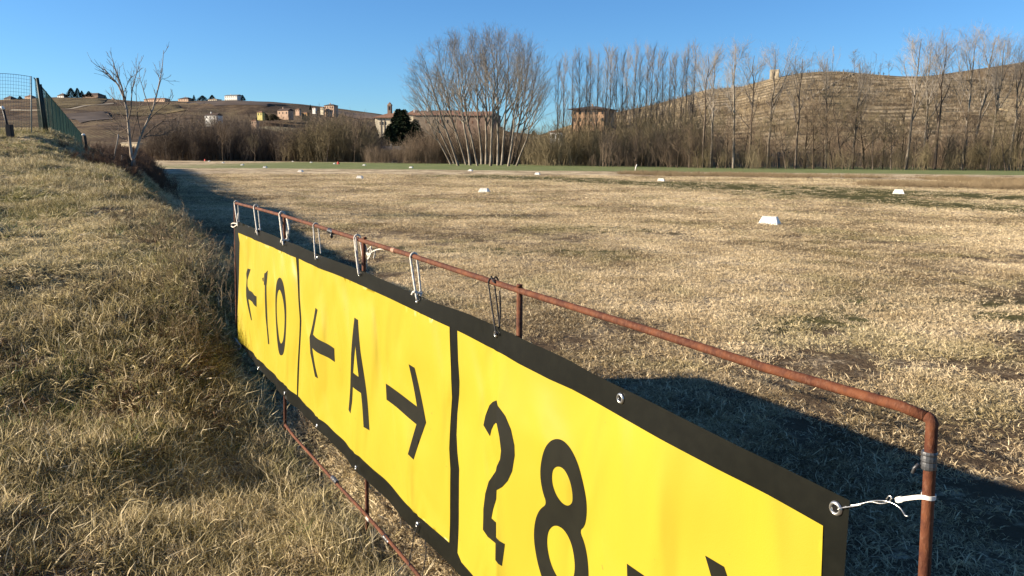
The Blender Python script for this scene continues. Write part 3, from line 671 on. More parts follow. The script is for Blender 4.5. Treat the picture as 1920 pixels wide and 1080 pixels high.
#NEXT
# ------------------------------------------------------------------ hills
class Hill:
    def __init__(s, ridge, Dr, Df, power=1.0, noise=.0, back=.45, z0=0., terr=0.):
        s.terr = terr
        s.a = np.array([azx(*q) for q in ridge]); s.sl = np.array([ray(*q)[2] for q in ridge]); s.Dr = Dr; s.Df = Df; s.pw = power; s.noise = noise; s.back = back; s.z0 = z0
    def z(s, x, y):
        a = x / y; sl = np.interp(a, s.a, s.sl); zr = CAMZ + sl * s.Dr
        t = (y - s.Df) / (s.Dr - s.Df); tt = np.clip(t, 0, 1)
        z = s.z0 + (zr - s.z0) * tt ** s.pw
        z = np.where(t > 1, zr - (t - 1) * (s.Dr - s.Df) * s.back * .5, z) + s.noise * fbm(x * .012, y * .012, 3) * np.clip(tt * (1 - tt) * 4, 0, 1)
        if s.terr:
            ph = (y + .10 * x + 7 * fbm(x * .01, y * .01, 2)) / 7.5; fr_ = ph - np.floor(ph); z = z + s.terr * (np.minimum(fr_ / .25, (1 - fr_) / .75) - .5) * smooth(.02, .1, tt) * (1 - smooth(.93, .99, tt))
        return np.where(t < 0, s.z0 - 3, z)
    def mesh(s, name, mat, a0, a1, na, nt):
        A = np.linspace(azx(a0), azx(a1), na); T = np.concatenate([[-.04], np.linspace(0, 1, nt), np.linspace(1.05, 1.8, 10)])
        Y = s.Df + (s.Dr - s.Df) * T; AA, YY = np.meshgrid(A, Y); X = AA * YY; Z = s.z(X, YY)
        n, m = X.shape; i = np.arange(n * m).reshape(n, m)
        Q = np.stack([i[:-1, :-1], i[:-1, 1:], i[1:, 1:], i[1:, :-1]], -1).reshape(-1, 4)
        return obj(name, mesh_np(name, np.stack([X, YY, Z], -1).reshape(-1, 3), Q, True), mat, kind='structure')
    def on(s, px, py, default=None):
        d = ray(px, py)
        for D in np.arange(s.Df, s.Dr * 1.02, 2.0):
            p = CAM + d * D
            if p[2] <= s.z(p[0], p[1]): return p
        return CAM + d * (default or s.Dr)
LEFT = Hill([(-900, 205), (-300, 195), (0, 187), (60, 184), (110, 182), (190, 184), (260, 190), (340, 189), (440, 188), (500, 191), (570, 196), (640, 204), (700, 212), (760, 222), (830, 232), (900, 240), (1000, 252), (1100, 262), (1250, 280)], 1050, 400, .85, 5)
RIGHT = Hill([(930, 289), (985, 262), (1040, 244), (1100, 224), (1165, 208), (1225, 196), (1275, 183), (1325, 168), (1387, 163), (1425, 153), (1450, 146), (1500, 137), (1540, 134), (1580, 134), (1634, 139), (1688, 143), (1752, 143), (1900, 150), (2500, 170)], 430, 225, .9, 1.2, terr=1.0)
FAR = Hill([(1560, 165), (1650, 150), (1700, 145), (1752, 141), (1822, 131), (1876, 123), (1920, 116), (2050, 104), (2600, 95)], 640, 440, 1., 2)
def hill_mat(name, base, dark, light, row_dir, row_sc, patch=.012, rowmix=.6):
    k = NT(name, .95, .05); p = k.pos()
    big = k.noise(p, patch, 3, .5); mid = k.noise(p, .09, 5, .65); fine = k.noise(p, .7, 4, .7)
    w = k.n('ShaderNodeTexWave'); w.wave_type = 'BANDS'; w.bands_direction = row_dir; k.put(w.inputs['Vector'], p)
    w.inputs['Scale'].default_value = row_sc; w.inputs['Distortion'].default_value = 1.2; w.inputs['Detail'].default_value = 2
    c = k.mix(k.ramp(mid, .35, .65), base, light)
    c = k.mix(k.math('MULTIPLY', k.ramp(w.outputs['Fac'], .45, .8), rowmix), c, dark)
    c = k.mix(k.ramp(fine, .5, .7, 0, .6), c, dark)
    c2 = k.mix(k.ramp(mid, .4, .6), dark, base)
    k.color(k.mix(k.ramp(big, .46, .54), c, c2)).bump(fine, .8, .6); return k
k = hill_mat('left_hill', (.17, .12, .075), (.085, .06, .04), (.27, .21, .12), 'X', .11); M_LH = k.m
k = hill_mat('right_hill', (.34, .26, .15), (.15, .11, .065), (.52, .42, .27), 'Y', .12, .02, .75); M_RH = k.m
k = hill_mat('far_hill', (.20, .15, .09), (.10, .07, .045), (.28, .21, .125), 'X', .15, .02); M_FH = k.m
LEFT.mesh('hills', M_LH, -900, 1260, 260, 60)
RIGHT.mesh('hill', M_RH, 925, 2500, 240, 230)
FAR.mesh('hill', M_FH, 1560, 2600, 90, 24)
def drape(hill, pts, w, mat, name='path', lift=.25):
    P = np.array([hill.on(*q) for q in pts]); Q = []
    for a_, b_ in zip(P[:-1], P[1:]):
        for t in np.linspace(0, 1, 14)[:-1]: Q.append(a_ + (b_ - a_) * t)
    Q.append(P[-1]); Q = np.array(Q); T = np.gradient(Q, axis=0); T[:, 2] = 0; T /= np.linalg.norm(T, axis=1)[:, None]
    N = np.stack([-T[:, 1], T[:, 0], 0 * T[:, 0]], 1); L = Q + N * w; Rr = Q - N * w
    for S in (L, Rr): S[:, 2] = hill.z(S[:, 0], S[:, 1]) + lift
    n = len(Q); obj(name, mesh_np(name, np.vstack([L, Rr]), [[i, i + 1, n + i + 1, n + i] for i in range(n - 1)]), mat, kind='structure')
def field_patch(hill, poly, mat, name='field', lift=.4):
    """a parcel of another crop: grid cut to the outline"""
    P = np.array([hill.on(*q)[:2] for q in poly]); loop = [tuple(q) for q in P]; lo = P.min(0); hi = P.max(0); st = max((hi - lo)) / 22
    pts = []; ed = []
    for a_, b_ in zip(loop, loop[1:] + loop[:1]):
        n = max(1, int(math.dist(a_, b_) / st)); pts += [(a_[0] + (b_[0] - a_[0]) * i / n, a_[1] + (b_[1] - a_[1]) * i / n) for i in range(n)]
    n = len(pts); ed = [(i, (i + 1) % n) for i in range(n)]
    gp = [(u, v) for u in np.arange(lo[0], hi[0], st) for v in np.arange(lo[1], hi[1], st)]
    def ins(p):
        c = False
        for a_, b_ in zip(loop, loop[1:] + loop[:1]):
            if (a_[1] > p[1]) != (b_[1] > p[1]) and p[0] < (b_[0] - a_[0]) * (p[1] - a_[1]) / (b_[1] - a_[1]) + a_[0]: c = not c
        return c
    vs, es, fs, *_ = delaunay_2d_cdt([Vector(q) for q in pts + [g_ for g_ in gp if ins(g_)]], ed, [], 0, 1e-5)
    vs = np.array([tuple(v) for v in vs]); fs = [list(f) for f in fs if ins(tuple(vs[list(f)].mean(0)))]
    m = bpy.data.meshes.new(name); m.from_pydata(np.column_stack([vs, hill.z(vs[:, 0], vs[:, 1]) + lift]).tolist(), [], fs)
    for q in m.polygons: q.use_smooth = True
    obj(name, m, mat, kind='structure')
M_PATH = plain('pale_track', (.36, .30, .21), .95, .15, .3)
M_GREENF = plain('green_meadow', (.27, .23, .12), .95, .3, .06)
M_DARKF = plain('dark_ploughed_soil', (.075, .052, .038), .95, .3, .1)
M_BROWNF = plain('brown_vineyard', (.16, .11, .075), .95, .3, .15)
M_TANF = plain('tan_meadow', (.42, .32, .17), .95, .2, .08)
k = hill_mat('terraced_vineyard', (.16, .125, .065), (.08, .06, .035), (.26, .21, .115), 'X', .16, .05, .6); M_VIN = k.m
drape(LEFT, [(20, 207), (105, 205.5), (140, 203), (190, 196), (215, 194)], 2.2, M_PATH)
drape(RIGHT, [(1598, 141), (1560, 158), (1525, 182), (1503, 194)], .3, M_PATH, lift=.3)
field_patch(LEFT, [(90, 186), (200, 186), (192, 195), (140, 202), (96, 204)], M_VIN)
field_patch(LEFT, [(470, 240), (500, 238), (560, 243), (590, 252), (520, 250)], M_GREENF)
field_patch(LEFT, [(330, 192), (470, 190), (540, 197), (500, 200), (400, 199)], M_DARKF)
field_patch(LEFT, [(600, 203), (690, 213), (755, 224), (700, 224), (620, 214)], M_BROWNF)
field_patch(LEFT, [(205, 200), (300, 197), (350, 207), (290, 216), (215, 214)], M_VIN, lift=.35)
field_patch(LEFT, [(120, 215), (200, 210), (220, 224), (150, 232)], M_DARKF)
field_patch(RIGHT, [(1870, 186), (1990, 184), (2010, 232), (1895, 235), (1872, 215)], M_TANF)

# vineyard rows: stake with trained canes, far too many to count
def vine_mesh(seed):
    r = np.random.default_rng(seed); parts = [tubes(np.array([[[0, 0, -.2], [0, 0, .9], [r.normal(0, .05), 0, 1.8]]]), np.array([[.075, .075, .075]]), 4)]
    P = []; 
    for i in range(9):
        x0 = r.uniform(-1.1, 1.1); z = r.uniform(.5, 1.0); P.append([[x0 * .3, 0, z * .7], [x0, r.normal(0, .15), z + .2], [x0 * 1.1, r.normal(0, .25), z + r.uniform(.2, .9)]])
    parts.append(tubes(np.array(P), np.full((9, 3), .035), 3)); v, q = join_np(parts); return mesh_np('vine', v, q)
k = NT('vine_wood', .95, .05); k.color(k.mix(k.rand(), (.12, .085, .055), (.46, .38, .27))); M_VINE = k.m
src_vine = source_collection('vines', [vine_mesh(i) for i in range(4)], M_VINE)
P = []
for yy in np.arange(236, 428, 4.2):
    for aa in np.arange(azx(1150), azx(2080), 2.3 / yy):
        P.append((aa * yy, yy))
P = np.array(P); px_ = 960 + 1500 * P[:, 0] / P[:, 1]
kp = (rng.random(len(P)) < .72) & (vnoise(P[:, 0] * .03, P[:, 1] * .03) > -.55); P = P[kp]
scatter('vineyard', np.column_stack([P, RIGHT.z(P[:, 0], P[:, 1])]), rng.uniform(.7, 1.15, len(P)), src_vine, 4, tilt=.05, label='rows of bare staked vines on the terraced hill at right', category='vineyard')

# ------------------------------------------------------------------ bare trees
def norm(v): return v / (np.linalg.norm(v, axis=-1, keepdims=True) + 1e-9)
def grow(par, parR, r, n_each, t0, t1, ang, length, lvar, steps, jit, up, tip=.25, rfac=.5, tpow=1., taperlen=0.):
    """children branches of every parent polyline (N,K,3)"""
    N, K, _ = par.shape; M = N * n_each; pi = np.repeat(np.arange(N), n_each)
    t = t0 + (t1 - t0) * ((np.tile(np.arange(n_each), N) + r.random(M)) / n_each) ** tpow
    f = t * (K - 1); i0 = np.minimum(f.astype(int), K - 2); w = (f - i0)[:, None]
    st = par[pi, i0] * (1 - w) + par[pi, i0 + 1] * w; tg = norm(par[pi, i0 + 1] - par[pi, i0]); pr = parR[pi, i0] * (1 - w[:, 0]) + parR[pi, i0 + 1] * w[:, 0]
    q = norm(np.cross(tg, r.normal(size=(M, 3)))); a = r.normal(ang, ang * .18, M)[:, None]
    d = norm(tg * np.cos(a) + q * np.sin(a)); plen = np.linalg.norm(par[pi, -1] - par[pi, 0], axis=1)
    L = (length * plen if length < 0 else np.full(M, length)) if not callable(length) else length(t, plen)
    L = np.abs(L) * r.uniform(1 - lvar, 1 + lvar, M) * (1 - taperlen * (t - t0) / max(t1 - t0, .01))
    out = [st]; 
    for s_ in range(steps):
        d = norm(d + r.normal(0, jit, (M, 3)) + np.array([0, 0, up])); out.append(out[-1] + d * (L / steps)[:, None])
    P = np.stack(out, 1); r0 = np.minimum(pr * rfac, L * .03 + .006); R = r0[:, None] * np.linspace(1, tip, steps + 1)[None]
    return P, R
def trunk_line(H, lean, r, steps=8, curve=0., wob=.02):
    z = np.linspace(0, 1, steps + 1); x = lean * z * (1 - curve * z); 
    P = np.stack([x * H + r.normal(0, wob * H, steps + 1) * z * .3, r.normal(0, wob * H, steps + 1) * z * .3, z * H * math.cos(min(abs(lean), .8) * .5)], 1); P[0] = [0, 0, -.5]; return P[None]
def finish(seed, levels, sides):
    a = [tubes(P, R, s_) for (P, R), s_ in zip(levels, sides)]
    return a
def poplar(kind, seed, lean=0.):
    r = np.random.default_rng(seed)
    if kind == 'giant':     # tall old poplar: clean trunk then fans out in long ascending limbs
        H = 33; T = trunk_line(H, lean, r, 9, .12, .030); TR = np.linspace(.36, .05, 10)[None]; TR[0, 0] = .45
        A = grow(T, TR, r, 14, .30, .98, .56, lambda t, L: 16 * (1.2 - t), .25, 6, .05, .09, .25, .7)
        B = grow(*A, r, 6, .25, 1, .46, lambda t, L: L * .42, .35, 4, .08, .06, .25, .6)
        C = grow(*B, r, 5, .15, 1, .5, 2.2, .4, 3, .10, .06, .35, .65)
        D = grow(*C, r, 3, .2, 1, .5, 1.0, .4, 2, .12, .04, .5, .8)
    elif kind == 'slim':
        H = 27; T = trunk_line(H, lean, r, 8, 0, .010); TR = np.linspace(.20, .03, 9)[None]
        A = grow(T, TR, r, 20, .25, .98, .36, lambda t, L: 6.5 * (1.25 - t), .3, 5, .05, .16, .2, .5)
        B = grow(*A, r, 6, .2, 1, .45, 2.0, .4, 3, .08, .1, .3, .6)
        C = grow(*B, r, 4, .1, 1, .45, 1.3, .4, 2, .1, .05, .4, .7); D = None
    elif kind == 'broad':   # bright lower trunk, forks into several leaders
        H = 27; T = trunk_line(H, lean, r, 9, .1, .025); TR = np.linspace(.34, .05, 10)[None]
        A = grow(T, TR, r, 8, .33, .85, .55, lambda t, L: 14 * (1.15 - t), .25, 7, .07, .11, .2, .62)
        B = grow(*A, r, 8, .3, 1, .5, lambda t, L: L * .42, .35, 4, .09, .07, .25, .6)
        C = grow(*B, r, 6, .2, 1, .55, 1.8, .4, 3, .12, .05, .35, .6)
        D = grow(*C, r, 2, .2, 1, .6, .9, .4, 2, .12, .04, .5, .8)
    elif kind == 'low':     # crooked understory tree
        H = 13; T = trunk_line(H, lean, r, 8, .2, .06); TR = np.linspace(.16, .03, 9)[None]
        A = grow(T, TR, r, 11, .2, .95, .75, lambda t, L: 6.5 * (1.2 - t), .35, 5, .13, .06, .2, .6)
        B = grow(*A, r, 7, .2, 1, .6, lambda t, L: L * .45, .4, 4, .13, .04, .25, .6)
        C = grow(*B, r, 6, .2, 1, .6, 1.2, .4, 2, .15, .03, .35, .6); D = None
    v1 = join_np([tubes(T, TR, 8), tubes(*A, 5)])
    v2 = join_np([tubes(np.asarray(B[0]), np.maximum(B[1], .022), 3), tubes(C[0], np.maximum(C[1], .010), 3)] + ([tubes(D[0], np.maximum(D[1], .0095), 3)] if D else []))
    return mesh_np('trunk', *v1, True), mesh_np('crown', *v2)
def brush_mesh(seed, H, nst, spread, thin=1.):
    nst = max(5, int(nst * .6))
    r = np.random.default_rng(seed); S = []; 
    for i in range(nst):
        a = r.random() * 6.28; q = r.random() ** .5 * spread; ln = r.normal(0, .16, 2); h = H * r.uniform(.45, 1)
        z = np.linspace(0, 1, 7); S.append(np.stack([math.cos(a) * q + ln[0] * z * h + r.normal(0, .05, 7) * z * h * .3, math.sin(a) * q + ln[1] * z * h, z * h - .2], 1))
    S = np.array(S); SR = np.tile(np.linspace(.055, .02, 7), (nst, 1)) * thin
    A = grow(S, SR, r, 7, .15, 1, .6, lambda t, L: L * .38, .4, 4, .12, .08, .3, .7)
    B = grow(*A, r, 5, .15, 1, .6, 1.1 * H / 9, .5, 2, .15, .03, .5, .8)
    v, q = join_np([tubes(S, SR, 4), tubes(A[0], np.maximum(A[1], .018 * thin), 3), tubes(B[0], np.maximum(B[1], .016 * thin), 3)])
    return mesh_np('brush', v, q)
def bark(name, c1, c2, sc=1.5, stripe=True):
    k = NT(name, .9, .1); p = k.pos(True); n = k.noise(p, sc, 4, .6, stretch=(1, 1, .35)); f = k.noise(p, 6, 3)
    k.color(k.mix(k.ramp(k.math('ADD', n, k.math('MULTIPLY', k.rand(), .12)), .42, .66), c1, c2)); return k.m
M_BK_PALE = bark('pale_bark', (.39, .34, .27), (.17, .14, .105)); M_BK_GREY = bark('grey_bark', (.21, .17, .13), (.12, .09, .065)); M_BK_DARK = bark('dark_bark', (.13, .10, .07), (.06, .045, .03))
def twigm(name, c1, c2):
    k = NT(name, .9, .1); k.color(k.mix(k.rand(), c1, c2)); return k.m
M_TW_POP = twigm('poplar_twigs', (.27, .235, .195), (.38, .335, .28)); M_TW_BR = twigm('brown_twigs', (.17, .125, .085), (.30, .225, .155))
M_TW_OL = twigm('olive_twigs', (.18, .145, .08), (.29, .235, .14)); M_TW_RD = twigm('reddish_twigs', (.14, .085, .055), (.17, .11, .075))
PROTO = {}
def proto(key, kind, seed, lean, bk, tw):
    a, b = poplar(kind, seed, lean); a.materials.append(bk); b.materials.append(tw); PROTO[key] = (a, b)
for i, ln in enumerate((-.34, -.22, -.12, -.04, .05, .14, .24, .34)): proto('giant%d' % i, 'giant', 100 + i, ln, M_BK_PALE if i != 6 else M_BK_GREY, M_TW_POP)
for i in range(5): proto('slim%d' % i, 'slim', 200 + i, (-.02, .01, .03, 0, -.01)[i], M_BK_GREY, M_TW_POP)
for i in range(5): proto('broad%d' % i, 'broad', 300 + i, (-.04, .03, .08, -.08, 0)[i], (M_BK_PALE, M_BK_GREY)[i == 4], M_TW_POP)
for i in range(5): proto('low%d' % i, 'low', 400 + i, (-.15, .1, .25, -.25, 0)[i], (M_BK_DARK, M_BK_GREY)[i % 2], (M_TW_BR, M_TW_OL)[i % 2])
def tree(name, key, loc, s, rz, label, group, sz=1., cat='tree'):
    e = thing(name, loc, label, cat, group); e.rotation_euler.z = rz; e.scale = (s, s, s * sz)
    a, b = PROTO[key]; obj('trunk', a, None, e); obj('crown', b, None, e); return e
ORD = ['first', 'second', 'third', 'fourth', 'fifth', 'sixth', 'seventh', 'eighth', 'ninth', 'tenth', 'eleventh', 'twelfth', 'thirteenth', 'fourteenth', 'fifteenth', 'sixteenth', 'seventeenth', 'eighteenth', 'nineteenth', 'twentieth'] + ['twenty-' + w for w in ('first', 'second', 'third', 'fourth', 'fifth', 'sixth', 'seventh', 'eighth', 'ninth')] + ['thirtieth'] + ['thirty-' + w for w in ('first', 'second', 'third', 'fourth', 'fifth', 'sixth', 'seventh', 'eighth', 'ninth')] + ['fortieth']
def foot(px, D, hill=None):
    x = azx(px) * D; return (x, D, (0 if hill is None else max(0, float(hill.z(x, D)))))
def height_for(px, ytop, D, z0): return (at_depth(px, ytop, D)[2] - z0)
# the fan of giant poplars: foot pixel, top pixel (x, y)
G = [(846, 757, 150, 0), (853, 768, 112, 0), (860, 786, 84, 0), (868, 806, 70, 0), (875, 800, 110, 0), (882, 830, 60, 0), (889, 852, 58, 0), (896, 846, 100, 0), (904, 878, 54, 0), (912, 900, 52, 0), (920, 922, 53, 0), (927, 905, 90, 0), (934, 945, 54, 0), (941, 966, 58, 0), (948, 990, 64, 0), (953, 978, 100, 0), (958, 1012, 78, 0), (963, 1030, 100, 0), (968, 1042, 135, 0)]
for i, (fx, tx, ty, kq) in enumerate(G):
    tx = fx + (tx - fx) * (.88 if tx < fx - 60 or tx > fx + 60 else .72) + 9 * math.sin(i * 5.1)
    D = 207 + 26 * math.sin(i * 2.4); x, y, z = foot(fx, D); H = height_for(tx, ty, D, z); dx = azx(tx) * D - x
    kq = int(np.argmin([abs(dx / H - l * .88) for l in (-.34, -.22, -.12, -.04, .05, .14, .24, .34)]))
    ex = math.atan(dx / H) - math.atan((-.34, -.22, -.12, -.04, .05, .14, .24, .34)[kq] * .88); s = H / 37.0
    t_ = tree('poplar_tree', 'giant%d' % kq, (x, y, z), s, 0, 'huge bare pale-barked poplar in the fan-shaped clump, %s trunk from the left' % ORD[i], 'fan shaped clump of giant bare poplars'); t_.rotation_euler = (0, ex, 0)
# slim poplars to the right of the clump
S_ = [(1043, 120), (1056, 108), (1072, 112), (1084, 108), (1096, 112), (1104, 104), (1117, 112), (1130, 98), (1141, 106), (1152, 108), (1163, 112), (1172, 104), (1184, 100), (1196, 108), (1207, 100), (1217, 104), (1229, 110), (1240, 100), (1251, 106), (1262, 108), (1272, 108), (1283, 104), (1294, 100)]
for i, (fx, ty) in enumerate(S_):
    D = 228 + 9 * math.sin(i * 1.9); x, y, z = foot(fx, D); H = height_for(fx, ty, D, z) * rng.uniform(.93, 1.0)
    tree('slim_poplar', 'slim%d' % (i % 5), (x, y, z), H / 26.8, rng.random() * 6.28, 'slim upright bare poplar, %s from the left in the row beyond the giant clump' % ORD[i], 'row of slim bare poplars before the vineyard hill')
B_ = [(1333, 84, 1, 0), (1376, 74, 0, 1), (1440, 80, 1, 2), (1318, 92, 4, 0), (1405, 92, 4, 0), (1492, 98, 4, 2), (1700, 60, 0, 1), (1733, 62, 3, 1), (1754, 66, 4, 1), (1806, 52, 1, 2), (1822, 58, 2, 1), (1856, 62, 0, 2), (1893, 72, 3, 1), (1915, 80, 2, 1), (1948, 62, 0, 1), (1550, 100, 2, 0), (1600, 108, 1, 0)]
B_.sort()
for i, (fx, ty, kq, _) in enumerate(B_):
    D = 178 + 7 * math.sin(i * 2.2); x, y, z = foot(fx, D); H = height_for(fx, ty, D, z)
    tree('poplar_tree', 'broad%d' % kq, (x, y, z), H / 28.5, rng.random() * 6.28, 'bare spreading poplar in front of the vineyard hill, %s from the left' % ORD[i], 'tall bare poplars in front of the vineyard hill')
LT = [(1345, 205), (1362, 220), (1392, 200), (1420, 215), (1460, 190), (1475, 205), (1510, 190), (1526, 175), (1545, 210), (1562, 195), (1582, 160), (1600, 205), (1622, 180), (1638, 210), (1655, 200), (1672, 215), (1690, 190), (1712, 225), (1738, 180), (1765, 195), (1785, 215), (1808, 200), (1830, 210), (1852, 215), (1872, 190), (1888, 205), (1905, 170), (1925, 190), (1310, 230), (1292, 235), (1270, 225)]
LT.sort()
for i, (fx, ty) in enumerate(LT):
    D = 172 + 10 * math.sin(i * 3.1); x, y, z = foot(fx, D); H = height_for(fx, ty, D, z)
    tree('bare_tree', 'low%d' % (i % 5), (x, y, z), H / 14.5, rng.random() * 6.28, 'lower crooked leafless tree at the field edge, %s from the left before the vineyard hill' % ORD[i], 'lower leafless trees along the field edge')
LW_ = [(365, 262), (398, 255), (418, 222), (446, 240), (478, 250), (512, 236), (540, 246), (566, 240), (590, 222), (612, 226), (640, 228), (664, 232), (690, 240), (705, 262), (738, 268), (765, 250), (795, 256), (812, 226), (826, 262), (992, 262), (1012, 250), (1040, 262), (780, 238), (842, 234), (870, 240), (900, 232), (925, 238), (950, 234), (972, 242), (1068, 240), (1090, 250), (1122, 232), (1150, 240), (1178, 235), (1204, 228), (1236, 232)]
LW = sorted(LW_)
for i, (fx, ty) in enumerate(LW):
    D = 262 + 14 * math.sin(i * 2.7) - (30 if fx > 900 else 0); x, y, z = foot(fx, D); H = height_for(fx, ty, D, z)
    tree('bare_tree', 'low%d' % ((i * 2) % 5), (x, y, z), H / 14.5, rng.random() * 6.28, 'leafless tree in the wood behind the airfield, %s from the left edge of that wood' % ORD[i], 'leafless trees of the wood behind the airfield')
for i, (fx, ty, D) in enumerate([(497, 214, 560), (508, 208, 575), (548, 206, 560), (572, 214, 540), (583, 208, 560), (596, 203, 590), (612, 206, 575), (634, 200, 600), (646, 207, 560), (470, 212, 540), (528, 215, 530), (372, 214, 490), (414, 212, 490), (440, 205, 560), (350, 208, 600)]):
    x, y, z = foot(fx, D, LEFT); H = max(7., height_for(fx, ty, D, z))
    tree('bare_tree', 'low%d' % (i % 5), (x, y, z), H / 14.5, rng.random() * 6.28, 'leafless brown tree among the lower hillside houses, %s from the left there' % ORD[sorted([497, 508, 548, 572, 583, 596, 612, 634, 646, 470, 528, 372, 414, 440, 350]).index(fx)], 'leafless trees among the lower hillside houses')
for i, (fx, ty, kq, s_) in enumerate([(1549, 88, 0, 0), (1590, 92, 1, 0), (1638, 118, 2, 0), (1655, 112, 3, 0), (1480, 104, 4, 0), (1612, 122, 1, 0), (1527, 112, 3, 0)]):
    D = 424; x, y, z = foot(fx, D, RIGHT); H = height_for(fx, ty, D, z)
    tree('bare_tree', ('slim%d' if kq in (0, 4) else 'low%d') % kq, (x, y, z), H / (28.5 if kq in (0, 4) else 14.5), rng.random() * 6.28, 'small bare tree on the skyline of the vineyard hill, %s one planted' % ORD[i] if False else ['bare tree with a rusty leaf clump left on the hill skyline', 'round bushy bare tree on the hill skyline', 'small reddish bush like tree on the hill skyline', 'thin twiggy tree at the dip of the hill skyline', 'tree beside the little ochre hut on the hill crest', 'very small shrub like tree on the hill skyline', 'wispy tree right of the ochre hut on the hill crest'][i], 'trees on the hill skyline')

# thickets: uncountable stems -------------------------------------------------
src_brown = source_collection('brush_brown', [brush_mesh(500 + i, 9, 16, 2.2) for i in range(4)], M_TW_BR)
src_olive = source_collection('brush_olive', [brush_mesh(520 + i, 8, 14, 2.4) for i in range(4)], M_TW_OL)
src_pale = source_collection('brush_pale', [brush_mesh(540 + i, 9, 14, 1.8) for i in range(3)], M_BK_GREY)
src_red = source_collection('brush_red', [brush_mesh(560 + i, 4, 18, 1.6) for i in range(3)], M_TW_RD)
def belt(name, coll, nc, n, px0, px1, tops, D0, D1, base, label, smin=.55, cat='thicket'):
    px_ = rng.uniform(px0, px1, n); D = rng.uniform(D0, D1, n); x = np.array([azx(q) for q in px_]) * D
    tp = np.interp(px_, [q[0] for q in tops], [q[1] for q in tops]); z = np.zeros(n)
    h = np.array([height_for(a_, b_, d_, 0) for a_, b_, d_ in zip(px_, tp, D)]); s = h / base * rng.uniform(smin, 1, n)
    scatter(name, np.stack([x, D, z], 1), np.maximum(s, .12), coll, nc, tilt=.05, label=label, category=cat)
belt('thicket', src_brown, 4, 420, 262, 720, [(262, 268), (330, 240), (380, 232), (430, 222), (470, 238), (500, 245), (560, 238), (620, 222), (680, 226), (720, 262)], 268, 345, 9, 'dense brown leafless wood behind the airfield at left')
belt('thicket', src_pale, 3, 230, 300, 560, [(300, 232), (400, 225), (480, 235), (560, 250)], 262, 330, 9, 'paler grey slender stems standing in the brown wood')
belt('thicket', src_olive, 4, 90, 540, 700, [(540, 250), (600, 232), (640, 228), (700, 245)], 255, 275, 8, 'olive brown bushes left of the convent', .5)
belt('thicket', src_brown, 4, 300, 690, 1010, [(690, 262), (720, 272), (770, 258), (800, 244), (850, 238), (930, 236), (1010, 248)], 225, 262, 9, 'low brown undergrowth under the giant poplars', .3)
belt('thicket', src_olive, 4, 190, 980, 1330, [(980, 250), (1060, 232), (1150, 222), (1250, 212), (1330, 225)], 195, 240, 8, 'olive brown brushwood below the slim poplars', .35)
belt('thicket', src_brown, 4, 185, 1080, 1960, [(1080, 240), (1300, 232), (1500, 245), (1700, 252), (1850, 235), (1960, 215)], 178, 215, 9, 'brown brushwood along the foot of the vineyard hill', .22)
belt('thicket', src_olive, 4, 80, 1300, 1960, [(1300, 262), (1600, 275), (1780, 262), (1880, 225), (1960, 215)], 160, 182, 8, 'low tangled bushes at the edge of the green strip', .3)
# rough weeds between the mown field and the green strip
src_weed = source_collection('weeds', [brush_mesh(600 + i, .55, 22, .45, .09) for i in range(4)], M_TW_RD if False else twigm('dry_weed', (.26, .19, .11), (.38, .29, .17)))
n = 6500; px_ = rng.uniform(1080, 2050, n); py_ = np.interp(px_, [1080, 1300, 1920, 2050], [320, 325, 338, 342]) + rng.uniform(0, 1, n) * np.interp(px_, [1080, 1350, 1500, 2050], [2.5, 9, 18, 18])
W_ = np.array([on_plane_z(a_, b_)[:2] for a_, b_ in zip(px_, py_)]); kp = fbm(W_[:, 0] * .08, W_[:, 1] * .05, 2) > -.1; W_ = W_[kp]
scatter('dry_weeds', np.column_stack([W_, np.zeros(len(W_))]), rng.uniform(.3, 1.15, len(W_)), src_weed, 4, label='tall brown weeds between the mown field and the green strip', category='weeds')
# bramble hedge continuing the bank
y = rng.uniform(23, 120, 1500); x = np.interp(y, CY, CX) + rng.normal(.6, .8, 1500); 
kp = (x / y * 1500 + 960 < 262) | (y > 34); x, y = x[kp], y[kp]
scatter('brambles', np.stack([x, y, ground_z(x, y)], 1), rng.uniform(.10, .34, len(x)) * np.interp(y, [20, 34, 60, 120], [.35, .45, .8, 1.1]), src_red, 3, tilt=.3, label='dark reddish brambles along the bank beyond the little tree', category='brambles')
# twiggy dead heap and tall stems on the shaded slope beside the far post
n = 70; y = rng.uniform(7.2, 13, n); x = np.interp(y, CY, CX) + rng.normal(.3, .55, n)
scatter('dead_stems', np.stack([x, y, ground_z(x, y)], 1), rng.uniform(.3, .75, n), src_weed, 4, tilt=.45, label='dead twiggy stems on the edge of the bank by the far post', category='weeds')
